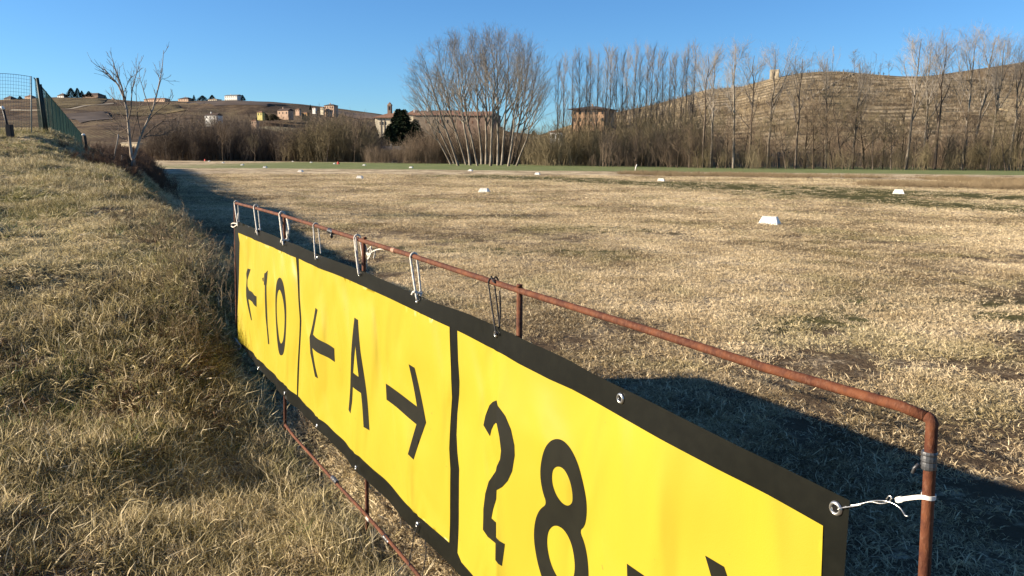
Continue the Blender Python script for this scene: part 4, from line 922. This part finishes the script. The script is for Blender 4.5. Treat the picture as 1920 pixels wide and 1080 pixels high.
# ------------------------------------------------------------------ runway markers
def pt_on_runway(px, ref, slope=RUN):
    # intersection of the ray's vertical plane with the straight marker row
    a = azx(px); y = (ref[0] - slope * ref[1]) / (a - slope); return a * y, y
def marker_mesh():
    L, Wd, H, top = .66, .50, .265, .18; n = 12; parts = []
    V = []; Fq = []
    bm = bmesh.new()
    def quad(a_, b_, c_, d_): bm.faces.new([bm.verts.new(q) for q in (a_, b_, c_, d_)])
    zt = H; lt = L * .35; wt = .07
    for sgn in (-1, 1):                       # ribbed long faces
        for i in range(n * 2):
            u0 = -1 + i / n; u1 = -1 + (i + 1) / n; o0 = .022 * (i % 2); o1 = .022 * ((i + 1) % 2)
            quad((u0 * L / 2, sgn * (Wd / 2 + o0), 0), (u1 * L / 2, sgn * (Wd / 2 + o1), 0), (u1 * lt, sgn * (wt + o1), zt), (u0 * lt, sgn * (wt + o0), zt))
    for sgn in (-1, 1):
        quad((sgn * L / 2, -Wd / 2, 0), (sgn * L / 2, Wd / 2, 0), (sgn * lt, wt, zt), (sgn * lt, -wt, zt))
    quad((-lt, -wt - .012, zt), (lt, -wt - .012, zt), (lt, wt + .012, zt), (-lt, wt + .012, zt))
    bmesh.ops.remove_doubles(bm, verts=bm.verts[:], dist=.0005); m = bpy.data.meshes.new('cover'); bm.to_mesh(m); bm.free()
    v, q = join_np([box_np(-L / 2 - .02, L / 2 + .02, -Wd / 2 - .035, -Wd / 2 - .012, -.02, .012), box_np(-L / 2 - .02, L / 2 + .02, Wd / 2 + .012, Wd / 2 + .035, -.02, .012)])
    return m, mesh_np('base_flange', v, q)
M_MARK = plain('white_marker_plastic', (.74, .71, .63), .6, .08, 6, alb=1.0); M_MARKR = plain('red_marker_plastic', (.55, .04, .03), .6, .1, 6)
mk, mkf = marker_mesh(); mk.materials.append(M_MARK); mkf.materials.append(M_MARK)
near_ref = on_plane_z(1450, 422)[:2]; far_ref = on_plane_z(1690, 363.5)[:2]
row1 = [1450, 908, 674, 563, 496.5, 454, 418, 392, 374.6, 360, 341, 335, 327, 319, 313, 301]; row2 = [1690, 1241, 1008, 882, 770.5, 682.5, 627, 583, 549, 519, 500, 478, 459, 448, 434, 422]
RZ = math.atan2(-RUN, 1) * 0
for row, ref, nm in ((row1, near_ref, 'near'), (row2, far_ref, 'far')):
    for i, px_ in enumerate(row):
        x, y = pt_on_runway(px_, ref); sc_ = 1.0 if nm == 'near' else 1.0
        t = thing('runway_marker', (x, y, float(ground_z(x, y)) + .005), 'white ribbed trapezoid runway marker, %s from the camera in the %s row' % (ORD[i], 'nearer left' if nm == 'near' else 'farther right'), 'runway marker', 'white markers along both edges of the grass runway')
        t.rotation_euler.z = -.42 + rng.normal(0, .08); t.scale = (sc_,) * 3
        obj('cover', mk, None, t); obj('base_flange', mkf, None, t)
mr = mk.copy(); mr.materials.clear(); mr.materials.append(M_MARKR)
for px_, ref, dl, lb in ((384.5, near_ref, .2, 'small red runway marker among the far white ones at left'), (634, far_ref, .2, 'small red runway marker beside a white one in the farther row')):
    x, y = pt_on_runway(px_, ref); t = thing('runway_marker', (x, y, 0), lb, 'runway marker', 'red markers at the runway threshold'); t.rotation_euler.z = 1.2; t.scale = (.9, 1.0, 2.4); obj('cover', mr, None, t)
# leaning white stake in the green strip
p0 = on_plane_z(1190, 323); st = obj('marker_stake', tube_mesh('marker_stake', [(0, 0, -.1), (.12, 0, .6), (.28, 0, 1.15)], .07, 6), M_MARK); st.location = p0; st['label'] = 'short leaning white stake at the near edge of the green strip'; st['category'] = 'stake'

# ------------------------------------------------------------------ things on the bank
def bank_at(px, D): x = azx(px) * D; return np.array([x, D, float(ground_z(x, D))])
# small bare tree, limbs traced from the photograph
TD = 29.0
M_FRUIT = bark('fruit_tree_bark', (.60, .50, .39), (.36, .29, .22), 5); M_FRTW = twigm('fruit_tree_twigs', (.20, .155, .115), (.24, .19, .14))  # bark colour made paler to carry the sunlight on the trunk
limbs = [([(251, 316), (250, 300), (247, 294)], .115, .10, 0), ([(247, 296), (244, 270), (241, 235), (238, 205), (232, 183), (222, 160), (205, 140), (196, 130), (191, 121)], .085, .014, .0),
  ([(251, 297), (258, 275), (264, 255), (272, 236), (284, 212), (292, 185), (297, 162), (303, 135), (305, 115), (307, 94)], .075, .012, .3),
  ([(238, 205), (233, 180), (226, 155), (218, 135), (213, 118), (211, 110)], .04, .010, -.3), ([(232, 190), (228, 165), (222, 145), (219, 122)], .03, .008, .5),
  ([(241, 225), (246, 200), (247, 175), (252, 150), (259, 130), (261, 115)], .035, .009, .6), ([(264, 255), (262, 240), (257, 215), (256, 190), (255, 165), (259, 145)], .03, .008, -.6),
  ([(284, 212), (272, 180), (268, 165), (262, 148), (259, 146)], .028, .008, .6), ([(272, 236), (285, 218), (300, 205), (316, 195), (326, 178)], .032, .008, .2),
  ([(268, 258), (282, 245), (300, 230), (320, 226), (332, 222)], .03, .008, -.4), ([(266, 260), (280, 254), (300, 254), (318, 246), (331, 240)], .034, .008, .3),
  ([(240, 230), (228, 215), (218, 200), (212, 182)], .02, .006, .3), ([(242, 255), (232, 240), (215, 230), (203, 225)], .02, .006, -.4), ([(239, 212), (229, 196), (216, 188), (206, 178)], .02, .006, .5),
  ([(247, 262), (252, 240), (256, 225), (262, 214)], .02, .006, -.5), ([(296, 170), (302, 150), (307, 148)], .02, .006, .1), ([(240, 240), (230, 245), (218, 248)], .016, .006, .2), ([(230, 178), (238, 160), (246, 142)], .018, .006, .2), ([(222, 162), (216, 150), (206, 148)], .016, .006, -.2),
  ([(243, 268), (235, 262), (222, 252), (204, 238)], .03, .012, .8)]
tb = at_depth(250, 304, TD); gz = float(ground_z(tb[0], tb[1])); small = thing('small_bare_tree', (tb[0], tb[1], gz), 'small leafless fruit tree with forked pale trunk on the bank edge', 'tree')
parts_t = []; parts_c = []; LP = []; LRad = []
for i, (pp_, r0, r1, dy) in enumerate(limbs):
    P = spline([at_depth(a_, b_, TD + dy * j / max(1, len(pp_) - 1) + (0 if i < 3 else .15 * math.sin(i))) for j, (a_, b_) in enumerate(pp_)], 3)
    idx = np.linspace(0, len(P) - 1, 9).astype(int); P = P[idx] if len(P) > 9 else P
    P = np.array([P[int(round(t))] for t in np.linspace(0, len(P) - 1, 9)]) - tb * [1, 1, 0] - [0, 0, gz]
    if i == 0: P[0, 2] = -.3
    R_ = np.linspace(r0, r1, 9); LP.append(P); LRad.append(R_)
    (parts_t if i < 3 else parts_c).append(tubes(P[None], R_[None] * .70, 8 if i < 3 else 6))
LP = np.array(LP); LRad = np.array(LRad); r_ = np.random.default_rng(5)
tw = grow(LP[1:], LRad[1:], r_, 5, .35, .97, .6, .42, .5, 4, .06, .12, .4, .6); tw2 = grow(*tw, r_, 2, .3, .9, .5, .25, .5, 2, .08, .1, .5, .8)
obj('trunk', mesh_np('trunk', *join_np(parts_t), True), M_FRUIT, small); obj('branches', mesh_np('branches', *join_np(parts_c), True), M_FRTW, small)
obj('crown', mesh_np('crown', *join_np([tubes(tw[0], np.maximum(tw[1], .006), 4), tubes(tw2[0], np.maximum(tw2[1], .005), 3)]), True), M_FRTW, small)
# leaning stick beside the tree
def stick(name, label, cat, px0, py0, px1, py1, D, r, mat, sides=8, **kw):
    a_ = at_depth(px0, py0, D); b_ = at_depth(px1, py1, D); a_[2] = min(a_[2], float(ground_z(a_[0], a_[1])) - .05)
    n = 6; P = np.array([a_ + (b_ - a_) * i / n + [0, 0, 0] for i in range(n + 1)]) - a_; P += np.stack([.012 * np.sin(np.arange(n + 1) * 1.7), 0 * P[:, 0], 0 * P[:, 0]], 1)
    o = obj(name, tube_mesh(name, P, r, sides), mat); o.location = a_; o['label'] = label; o['category'] = cat; return o
stick('cut_sapling', 'thin pale leafless sapling leaning beside the small tree', 'sapling', 211, 302, 222, 252, 27, .022, M_FRUIT)
stick('cut_sapling', 'short broken pale stem at the foot of the small tree', 'sapling', 224, 304, 229, 291, 26, .02, M_FRUIT)
# wooden post with white knob
M_POST = plain('old_wood_post', (.07, .05, .035), .9, .3, 8)
pb = at_depth(161, 268, 27.5); pz = float(ground_z(pb[0], pb[1])); kp_ = thing('fence_stub', (pb[0], pb[1], pz), 'short dark wooden stub post with a white knob on top', 'post'); 
topz = at_depth(158, 254, 27.5)[2] - pz
obj('stub', tube_mesh('stub', [(0, 0, -.2), (-.01, 0, topz * .6), (-.03, 0, topz)], .055, 8), M_POST, kp_)
V, Q = tubes(np.array([[[-.06, 0, topz - .02 + .085 * t] for t in np.linspace(0, 1, 7)]]) + [0, 0, 0], .062 * np.sin(np.linspace(.25, 3.0, 7))[None], 10); obj('knob', mesh_np('knob', V, Q, True), M_MARK, kp_)
# dark leaning bar with a box at its foot
M_DARK = plain('dark_painted_iron', (.02, .02, .022), .6, .3, 9)
hb = bank_at(17, 26.0); hp = thing('hand_pump', hb, 'black leaning bar rising from a dark box on the bank at far left', 'hand pump')
g = lambda px, py: at_depth(px, py, 26.0) - hb
q0 = g(17, 248); q1 = g(6, 205)
obj('bar', tube_mesh('bar', [q0, (q0 + q1) / 2, q1], .038, 8), M_DARK, hp); obj('grip', tube_mesh('grip', [q1 + [.02, 0, -.01], q1 + [-.02, 0, .05], q1 + [-.04, 0, .09]], .05, 8), M_MARK, hp)
bmh = bmesh.new(); bmesh.ops.create_cube(bmh, size=1); bmesh.ops.bevel(bmh, geom=bmh.edges[:], offset=.08, segments=2, affect='EDGES'); mh = bpy.data.meshes.new('housing'); bmh.to_mesh(mh); bmh.free()
c0 = g(18.5, 245); hh = g(18, 236)[2] - g(18, 254)[2]; mh.transform(Matrix.Translation(Vector((c0[0], 0, c0[2] - .02))) @ Matrix.Diagonal((.17, .18, hh + .12, 1))); obj('housing', mh, M_DARK, hp)
obj('foot_pipe', tube_mesh('foot_pipe', [(c0[0], 0, -.15), (c0[0], 0, c0[2])], .035, 8), M_DARK, hp)
# green wire fence running down behind the bank and the mesh fence left of it
M_GRN = plain('green_wire_fence', (.045, .115, .085), .7, .3, 1.5); M_GRND = plain('dark_green_post', (.018, .035, .03), .6, .3, 4); M_WIRE = plain('galvanised_wire', (.12, .16, .16), .5, .2, 5)
A0 = at_depth(73, 245, 29); gb_ = np.array([A0[0], 29, float(ground_z(A0[0], 29))])
gf = thing('mesh_fence', gb_, 'green wire fence receding behind the grassy bank, seen almost edge on', 'fence')
ztop = at_depth(73, 147, 29)[2] - gb_[2]
fx = lambda t: np.array([-.485 * t, t, 0.]); zt_ = lambda t: ztop - .034 * t
parts = []; LEN = 34.
for t in np.arange(0.05, LEN, .075):
    b = fx(t); zz = zt_(t); parts.append(tubes(np.array([[[b[0], b[1], zz - 2.1], [b[0], b[1], zz - 1], [b[0], b[1], zz]]]), np.full((1, 3), .0032), 3))
for j in range(1, 12):
    L_ = np.array([fx(t) + [0, 0, zt_(t) - .18 * j] for t in np.linspace(0, LEN, 9)]); parts.append(tubes(L_[None], np.full((1, 9), .0035), 3))
obj('wire_mesh', mesh_np('wire_mesh', *join_np(parts)), M_GRN, gf)
L_ = [fx(t) + [0, 0, zt_(t)] for t in np.linspace(-.1, LEN, 9)]; obj('top_rail', tube_mesh('top_rail', L_, .022, 6), M_GRN, gf)
for t in np.arange(2.2, LEN, 2.2): b = fx(t); obj('post', tube_mesh('post', [b + [0, 0, zt_(t) - 2.6], b + [0, 0, zt_(t) - 1], b + [0, 0, zt_(t) + .03]], .026, 6), M_GRN, gf)
for (px_, pt_, D_) in ((70, 146, 28.6), (75.5, 158, 29.2)):
    a_ = at_depth(px_, pt_, D_) - gb_; obj('corner_post', tube_mesh('corner_post', [(a_[0] + .12, a_[1], -.3), (a_[0] + .05, a_[1], a_[2] * .5), a_], .05, 8), M_GRND, gf)
wf = thing('wire_fence', at_depth(-10, 250, 27), 'thin wire mesh fence left of the green wire one', 'fence'); wb = np.array(wf.location)
parts = []
topl = lambda px_: 138 + 8 * max(0, (px_ - 10) / 60) ** 1.5
for px_ in np.arange(-70, 62, 5.0):
    P = np.array([at_depth(px_ + (px_ > 50) * 0, topl(px_) + (250 - topl(px_)) * t, 27 + (px_ + 10) * .02) for t in (0, .5, 1)]) - wb; parts.append(tubes(P[None], np.full((1, 3), .0042), 3))
for j in range(17):
    P = np.array([at_depth(px_, topl(px_) + (250 - topl(px_)) * (j / 17.) ** 1.0, 27 + (px_ + 10) * .02) for px_ in (-70, -30, 10, 30, 50, 60)]) - wb; parts.append(tubes(P[None], np.full((1, 6), .0042 if j else .009), 3))
obj('wire_mesh', mesh_np('wire_mesh', *join_np(parts)), M_WIRE, wf)
for px_ in (58, -20):
    P = [at_depth(px_, 252, 27.3) - wb - [0, 0, .3], at_depth(px_, topl(px_) - 1, 27.3) - wb]; obj('post', tube_mesh('post', [P[0], (P[0] + P[1]) / 2, P[1]], .018, 6), M_WIRE, wf)

# ------------------------------------------------------------------ buildings
def wallm(name, c): return plain(name, c, .9, .12, .8)
M_CREAM = wallm('cream_plaster', (.66, .58, .42)); M_TANW = wallm('tan_plaster', (.26, .205, .15)); M_PINK = wallm('peach_plaster', (.52, .36, .25)); M_WHT = wallm('white_plaster', (.74, .72, .66)); M_YELW = wallm('yellow_plaster', (.58, .50, .18)); M_ORG = wallm('orange_plaster', (.48, .28, .12)); M_BRICK = wallm('old_brick', (.24, .165, .12)); M_STONE = wallm('weathered_wall', (.50, .42, .29))  # tan and brick colours darkened to hold the shade of the convent wings
M_VILLA = wallm('ochre_brick', (.42, .27, .165))
M_TILE = plain('brown_roof_tile', (.22, .12, .075), .9, .25, .9); M_TILED = plain('dark_roof_tile', (.075, .05, .04), .9, .25, .9); M_GREYR = plain('grey_sheet_roof', (.20, .20, .185), .8, .2, .6); M_WIN = plain('dark_window', (.03, .028, .028), .3, .1, 1); M_SHUT = plain('brown_shutter', (.15, .07, .04), .7, .1, 1)
def house(name, label, x0, x1, yr, ye, yb, D, wall, roof, rows=1, cols=3, hip=True, depth=.6, cat='house', ov=.35, wwin=M_WIN, group=None, win=True, z=None, rz=-.42, door=False):
    a_ = at_depth(x0, yb, D); b_ = at_depth(x1, yb, D); Wd = b_[0] - a_[0]; zb = (a_[2] + b_[2]) / 2; ze = at_depth((x0 + x1) / 2, ye, D)[2] - zb; zr = at_depth((x0 + x1) / 2, yr, D)[2] - zb
    dp = Wd * depth; t = thing(name, ((a_[0] + b_[0]) / 2, D, zb), label, cat, group); t.rotation_euler.z = rz; h = Wd / 2
    v, q = box_np(-h, h, 0, dp, -3, ze); obj('wall', mesh_np('wall', v, q), wall, t)
    o_ = ov * min(1.5, max(.8, Wd / 12)); e = ze + .003; th = .18
    ridge = (h - dp / 2 if hip else h + o_ * .6); ridge = max(ridge, .1)
    bm = bmesh.new(); lo = [bm.verts.new(c_) for c_ in ((-h - o_, -o_, e), (h + o_, -o_, e), (h + o_, dp + o_, e), (-h - o_, dp + o_, e))]; mi = [bm.verts.new((c_.co.x, c_.co.y, e + th)) for c_ in lo]
    r1 = bm.verts.new((-ridge, dp / 2, max(zr, e + th + .3))); r2 = bm.verts.new((ridge, dp / 2, max(zr, e + th + .3)))
    bm.faces.new(lo[::-1])
    for i in range(4): bm.faces.new((lo[i], lo[(i + 1) % 4], mi[(i + 1) % 4], mi[i]))
    bm.faces.new((mi[0], mi[1], r2, r1)); bm.faces.new((mi[2], mi[3], r1, r2)); bm.faces.new((mi[1], mi[2], r2)); bm.faces.new((mi[3], mi[0], r1))
    m = bpy.data.meshes.new('roof'); bm.to_mesh(m); bm.free(); rf = obj('roof', m, roof, t)
    if win:
        wh = min(1.5, ze / rows * .5); ww = min(wh * .62, Wd / cols * .5)
        for r_i in range(rows):
            for c_i in range(cols):
                cx_ = -h + Wd * (c_i + .5) / cols; cz_ = ze * (r_i + .55) / rows; v, q = box_np(cx_ - ww / 2, cx_ + ww / 2, -.03, .12, cz_ - wh / 2, cz_ + wh / 2); wd = obj('window', mesh_np('window', v, q), wwin, t)
    if zr - ze > .8 and Wd > 7:
        v, q = box_np(-ridge * .4 - .3, -ridge * .4 + .3, dp / 2 - .3, dp / 2 + .3, zr - .6, zr + .9); obj('chimney', mesh_np('chimney', v, q), wall, rf)
    return t
HG = 'houses along the ridge of the left hill'
house('farmhouse', 'low dark roofed house on the left skyline behind the wire fence', 4, 24, 180, 184.5, 189, 1040, M_TANW, M_TILED, 1, 4, group=HG)
house('farmhouse', 'pinkish brick house on the ridge seen through the wire fence', 44, 61, 178, 181.5, 189, 1040, M_PINK, M_TILE, 2, 4, group=HG)
house('farmhouse', 'white gable house left of the dark trees on the ridge', 105, 122, 175, 179.5, 184, 1035, M_WHT, M_TILED, 1, 3, group=HG)
house('farmhouse', 'long brick farmhouse right of the dark trees on the ridge', 148, 190, 174, 178.5, 184.5, 1040, M_BRICK, M_TILED, 1, 8, group=HG, depth=.35)
house('farmhouse', 'tiny orange house on the ridge behind the small bare tree', 204, 215, 185, 187.5, 192, 1010, M_ORG, M_TILE, 1, 2, group=HG)
house('farmhouse', 'long low pink and cream farm building on the ridge', 263, 316, 183.5, 186, 191.5, 1030, M_PINK, M_TILE, 1, 9, group=HG, depth=.25)
house('farmhouse', 'hip roofed peach house on the ridge', 331, 356, 182, 185.5, 190.5, 1030, M_PINK, M_TILED, 1, 4, group=HG)
house('farmhouse', 'flat wide cream house below the ridge trees', 388, 409, 185, 186.5, 191, 1020, M_CREAM, M_TILE, 1, 4, group=HG)
house('apartment_house', 'grey and white block with dark roof, rightmost on the ridge', 418, 448, 177, 179.5, 190, 1025, M_WHT, M_GREYR, 2, 6, hip=False, group=HG, depth=.5)
HH = 'houses scattered on the lower left hillside'
house('villa', 'white villa with dark roof standing in the brown wood', 381, 409, 212, 216.5, 231, 520, M_WHT, M_TILED, 2, 3, group=HH, hip=False)
house('villa', 'small bright yellow house on the left hillside', 481, 493, 208.5, 211, 218, 600, M_YELW, M_TILE, 1, 2, group=HH)
house('villa', 'wide peach house under a dark brown roof', 518, 543, 203, 207.5, 217, 620, M_PINK, M_TILED, 1, 3, group=HH, hip=False)
house('villa', 'small pink cottage between the peach house and the orange one', 553, 562, 203.5, 205.5, 210, 700, M_PINK, M_TILE, 1, 2, group=HH)
house('villa', 'little orange house half hidden by brown trees', 565, 577, 210, 212, 219, 620, M_ORG, M_TILE, 1, 2, group=HH)
house('villa', 'tiny white house near the right end of the left hill', 585, 592, 201, 202.5, 207, 720, M_WHT, M_TILE, 1, 1, group=HH)
house('villa', 'pinkish two storey manor near the right end of the left hill', 606, 628, 195, 198, 212, 640, M_PINK, M_TILED, 2, 4, group=HH)
house('villa', 'cream wing attached left of the pinkish manor', 600, 607, 200, 202, 208, 639, M_CREAM, M_TILE, 1, 2, group=HH)
house('villa', 'faint pink house low in the brown wood', 470, 482, 224, 226.5, 234, 480, M_PINK, M_TILE, 1, 2, group=HH)
house('greenhouse', 'long low pale shed behind the small bare tree', 221, 266, 267.5, 269, 272, 400, M_STONE, M_STONE, 1, 1, hip=False, depth=.2, win=False, cat='shed')
house('hut', 'small ochre hut on the crest of the vineyard hill', 1443, 1459, 129.5, 132, 148, 425, M_STONE, M_STONE, 1, 1, cat='hut', ov=.05, hip=False, depth=.8)
house('shed', 'long white shed on the far right hillside', 1911, 1960, 152, 153, 158, 440, M_WHT, M_WHT, 1, 1, hip=False, depth=.2, win=False, cat='shed')
house('villa', 'square brick villa with a wide dark hip roof behind slim poplars', 1070, 1136, 197.5, 205, 232, 330, M_VILLA, M_TILED, 2, 6, cat='villa', ov=1.3, depth=.85, wwin=M_WIN)
house('ruin', 'small white ruined shed right of the giant poplars', 1030, 1052, 245, 248, 264, 262, M_WHT, M_TILE, 1, 2, cat='shed', hip=False)
house('long_shed', 'long grey roofed shed seen behind the giant poplar trunks', 893, 1010, 256, 262, 272, 300, M_STONE, M_GREYR, 1, 12, cat='shed', hip=False, depth=.12)
house('long_shed', 'long low cream walled shed with grey roof under the convent', 652, 862, 274, 282, 293.5, 285, M_STONE, M_GREYR, 1, 16, cat='shed', hip=False, depth=.22)
# convent: church block, tower, long wing
cv = house('convent', 'large cream and brick convent with brown roofs and a bell tower', 701, 778, 211, 221, 262, 425, M_CREAM, M_TILE, 1, 1, cat='convent', ov=.8, depth=.5, win=False)
cb = np.array(cv.location); cv.rotation_euler.z = -.26; L3 = lambda px_, py_, D_: at_depth(px_, py_, D_) - cb
def cbox(name, x0, x1, y0, y1, D, d, mat, parent=cv, zlow=None):
    a_ = L3(x0, y1, D); b_ = L3(x1, y0, D); v, q = box_np(a_[0], b_[0], a_[1], a_[1] + d, a_[2] if zlow is None else zlow, b_[2]); return obj(name, mesh_np(name, v, q), mat, parent)
for xx in (710.5, 716, 721.5): cbox('window', xx - .8, xx + .8, 228, 234, 424.9, .3, M_WIN)
cbox('downpipe', 712, 712.8, 222, 262, 424.8, .15, M_TANW); cbox('downpipe', 719, 719.8, 222, 250, 424.8, .15, M_TANW)
tw_ = cbox('bell_tower', 720.5, 727, 197, 216, 430, 1.9, M_BRICK)
cbox('belfry_opening', 722.6, 725, 199, 206, 429.9, .1, M_WIN, tw_)
def pyramid(name, x0, x1, y0, y1, D, d, mat, parent):
    a_ = L3(x0, y1, D); b_ = L3(x1, y0, D); cx_ = (a_[0] + b_[0]) / 2; m = bpy.data.meshes.new(name)
    m.from_pydata([(a_[0], a_[1] - .2, a_[2]), (b_[0], a_[1] - .2, a_[2]), (b_[0], a_[1] + d + .2, a_[2]), (a_[0], a_[1] + d + .2, a_[2]), (cx_, a_[1] + d / 2, b_[2])], [], [(0, 1, 4), (1, 2, 4), (2, 3, 4), (3, 0, 4), (3, 2, 1, 0)]); return obj(name, m, mat, parent)
pyramid('tower_roof', 719.8, 727.7, 190.5, 196.9, 430, 1.9, M_TILE, tw_)
cbox('cornice', 719.9, 727.6, 196.2, 197.2, 429.8, 2.3, M_STONE, tw_)
def wing(x0, x1, yr, ye, yb, D, dp, wall, roof, wins, gable=True, nm='wing'):
    w_ = cbox(nm, x0, x1, ye, yb, D, dp, wall); a_ = L3(x0, ye, D); b_ = L3(x1, ye, D); r_ = L3(x0, yr, D + dp / 2)
    V = [(a_[0] - .6, a_[1] - .8, a_[2]), (b_[0] + .6, a_[1] - .8, a_[2]), (b_[0] + .6, a_[1] + dp + .8, a_[2]), (a_[0] - .6, a_[1] + dp + .8, a_[2]), (a_[0] + (1.5 if gable else dp / 2), a_[1] + dp / 2, r_[2]), (b_[0] - (1.5 if gable else dp / 2), a_[1] + dp / 2, r_[2])]
    V = [(q[0], q[1], q[2] + .004) for q in V]; m = bpy.data.meshes.new('wing_roof'); m.from_pydata(V, [], [(0, 1, 5, 4), (2, 3, 4, 5), (1, 2, 5), (3, 0, 4), (3, 2, 1, 0)]); obj('wing_roof', m, roof, cv)
    for (wx, wy, hw, hh_, mt) in wins: cbox('window', wx - hw, wx + hw, wy - hh_, wy + hh_, D - .08, .3, mt, w_)
wing(766, 786, 207, 215.5, 262, 421, 14, M_CREAM, M_TILE, [(782, 220, .8, 1.6, M_WIN)])
wing(785, 872, 208, 217, 262, 418, 16, M_STONE if False else M_TANW, M_TILE, [(x_, 229, 1.2, 3, M_SHUT if i % 2 else M_WIN) for i, x_ in enumerate((794, 810, 824, 838, 852, 864))], nm='wing')
wing(872, 940, 211, 219, 262, 416, 15, M_BRICK, M_TILE, [(x_, 231, 1.2, 2.6, M_SHUT) for x_ in (879, 890, 902, 915, 928)], nm='wing')
for xx, yy in ((780, 207.5), (806, 206)): cbox('chimney', xx - .8, xx + .8, yy - 2.5, yy + 4, 424, 1.2, M_WHT)

# evergreens -----------------------------------------------------------------------
k = NT('conifer_needles', .9, .1); k.color(k.mix(k.rand(), (.018, .032, .016), (.03, .048, .022))); M_CON = k.m
def conifer(seed, H, Rb, n=2600):
    r = np.random.default_rng(seed); t = r.random(n) ** .8; z = H * (.06 + .94 * t); a = r.random(n) * 6.28
    lay = .75 + .25 * np.sin(t * 46 + 2 * np.sin(a * 3)); rad = Rb * (1 - t) ** .85 * lay * (.35 + .65 * r.random(n) ** .5) * (1 + .22 * np.sin(a * 2 + seed))
    P0 = np.stack([np.cos(a) * rad, np.sin(a) * rad, z - rad * .12], 1); L = .5 + .9 * (1 - t); d = np.stack([np.cos(a), np.sin(a), r.normal(-.15, .3, n)], 1) + r.normal(0, .35, (n, 3)); s = np.cross(d, r.normal(size=(n, 3))); s = norm(s)
    V = np.stack([P0 - s * .12 * L[:, None], P0 + s * .12 * L[:, None], P0 + d * L[:, None] + s * .16, P0 + d * L[:, None] * .9 - s * .16], 1).reshape(-1, 3) * [1, 1, 1]
    return mesh_np('crown', V, np.arange(4 * n).reshape(-1, 4))
CM = [conifer(i, 18, 5.5) for i in range(3)]
for m in CM: m.materials.append(M_CON)
TRK = mesh_np('trunk', *tubes(np.array([[[0, 0, -1], [0, 0, 8], [0, 0, 16.5]]]), np.array([[.35, .22, .05]]), 8), True); TRK.materials.append(M_BK_DARK)
for (fx, ty, fy, D, m_i, wd, lb) in ((748, 205, 285, 400, 0, 1.0, 'tall dark conifer left of the pair in front of the convent'), (758, 206, 285, 396, 1, 1.1, 'tall dark conifer right of the pair in front of the convent'), (730, 236, 288, 380, 2, 1.1, 'shorter dark green conifer at the left foot of the convent pair'), (703, 236, 286, 385, 0, .8, 'narrow dark conifer at the left corner of the convent'), (686, 250, 280, 384, 1, 1.0, 'dark rounded evergreen left of the convent'), (779, 224, 284, 392, 2, 1.0, 'dark conifer hiding the middle of the convent'), (940, 238, 275, 330, 1, 1.0, 'dark evergreen behind the giant poplar trunks'), (1000, 245, 272, 330, 0, 1.1, 'dark evergreen right of the giant poplar trunks')):
    b_ = at_depth(fx, fy, D); H = at_depth(fx, ty, D)[2] - b_[2]; t = thing('conifer', b_, lb, 'conifer', 'dark evergreens around the convent'); t.scale = (H / 18 * wd * 1.5, H / 18 * wd * 1.5, H / 18); t.rotation_euler.z = fx
    obj('trunk', TRK, None, t); obj('crown', CM[m_i], None, t)
for i, (fx, ty, fy, wd, lb) in enumerate(((134, 165, 183, 1.3, 'broad dark tree at the left of the ridge group'), (146, 165, 183, 1.0, 'tallest dark tree on the left ridge'), (154, 170, 183, .9, 'smaller dark tree right of the tallest one on the ridge'), (167, 171, 182, 1.5, 'round dark tree above the long brick farmhouse'), (198, 178, 189, .7, 'small pointed conifer right of the brick farmhouse'), (364, 178, 189, .7, 'small pointed conifer left of the grey white block'), (380, 179, 189, 2.2, 'wide dark tree mass left of the grey white block'), (398, 178, 189, 1.6, 'round dark tree beside the grey white block'), (455, 178, 189, 1.3, 'rounded tree right of the grey white block'), (582, 196, 206, .6, 'thin conifer between the tiny white house and the orange house'), (495, 212, 226, 3., 'dark green tree group below the yellow house'), (512, 214, 226, 3., 'dark green tree group below the peach house'), (92, 178, 184, 1.6, 'small tree at the left end of the ridge farms'), (38, 180, 188, 1.4, 'small dark tree between the two houses behind the wire fence'))):
    D = 1030 if i not in (9, 10, 11) else 610; b_ = at_depth(fx, fy, D); H = at_depth(fx, ty, D)[2] - b_[2]; t = thing('ridge_tree', b_, lb, 'tree', 'dark trees among the hillside houses'); t.scale = (H / 18 * wd * 1.6, H / 18 * wd * 1.6, H / 18); t.rotation_euler.z = fx
    obj('trunk', TRK, None, t); obj('crown', CM[i % 3], None, t)
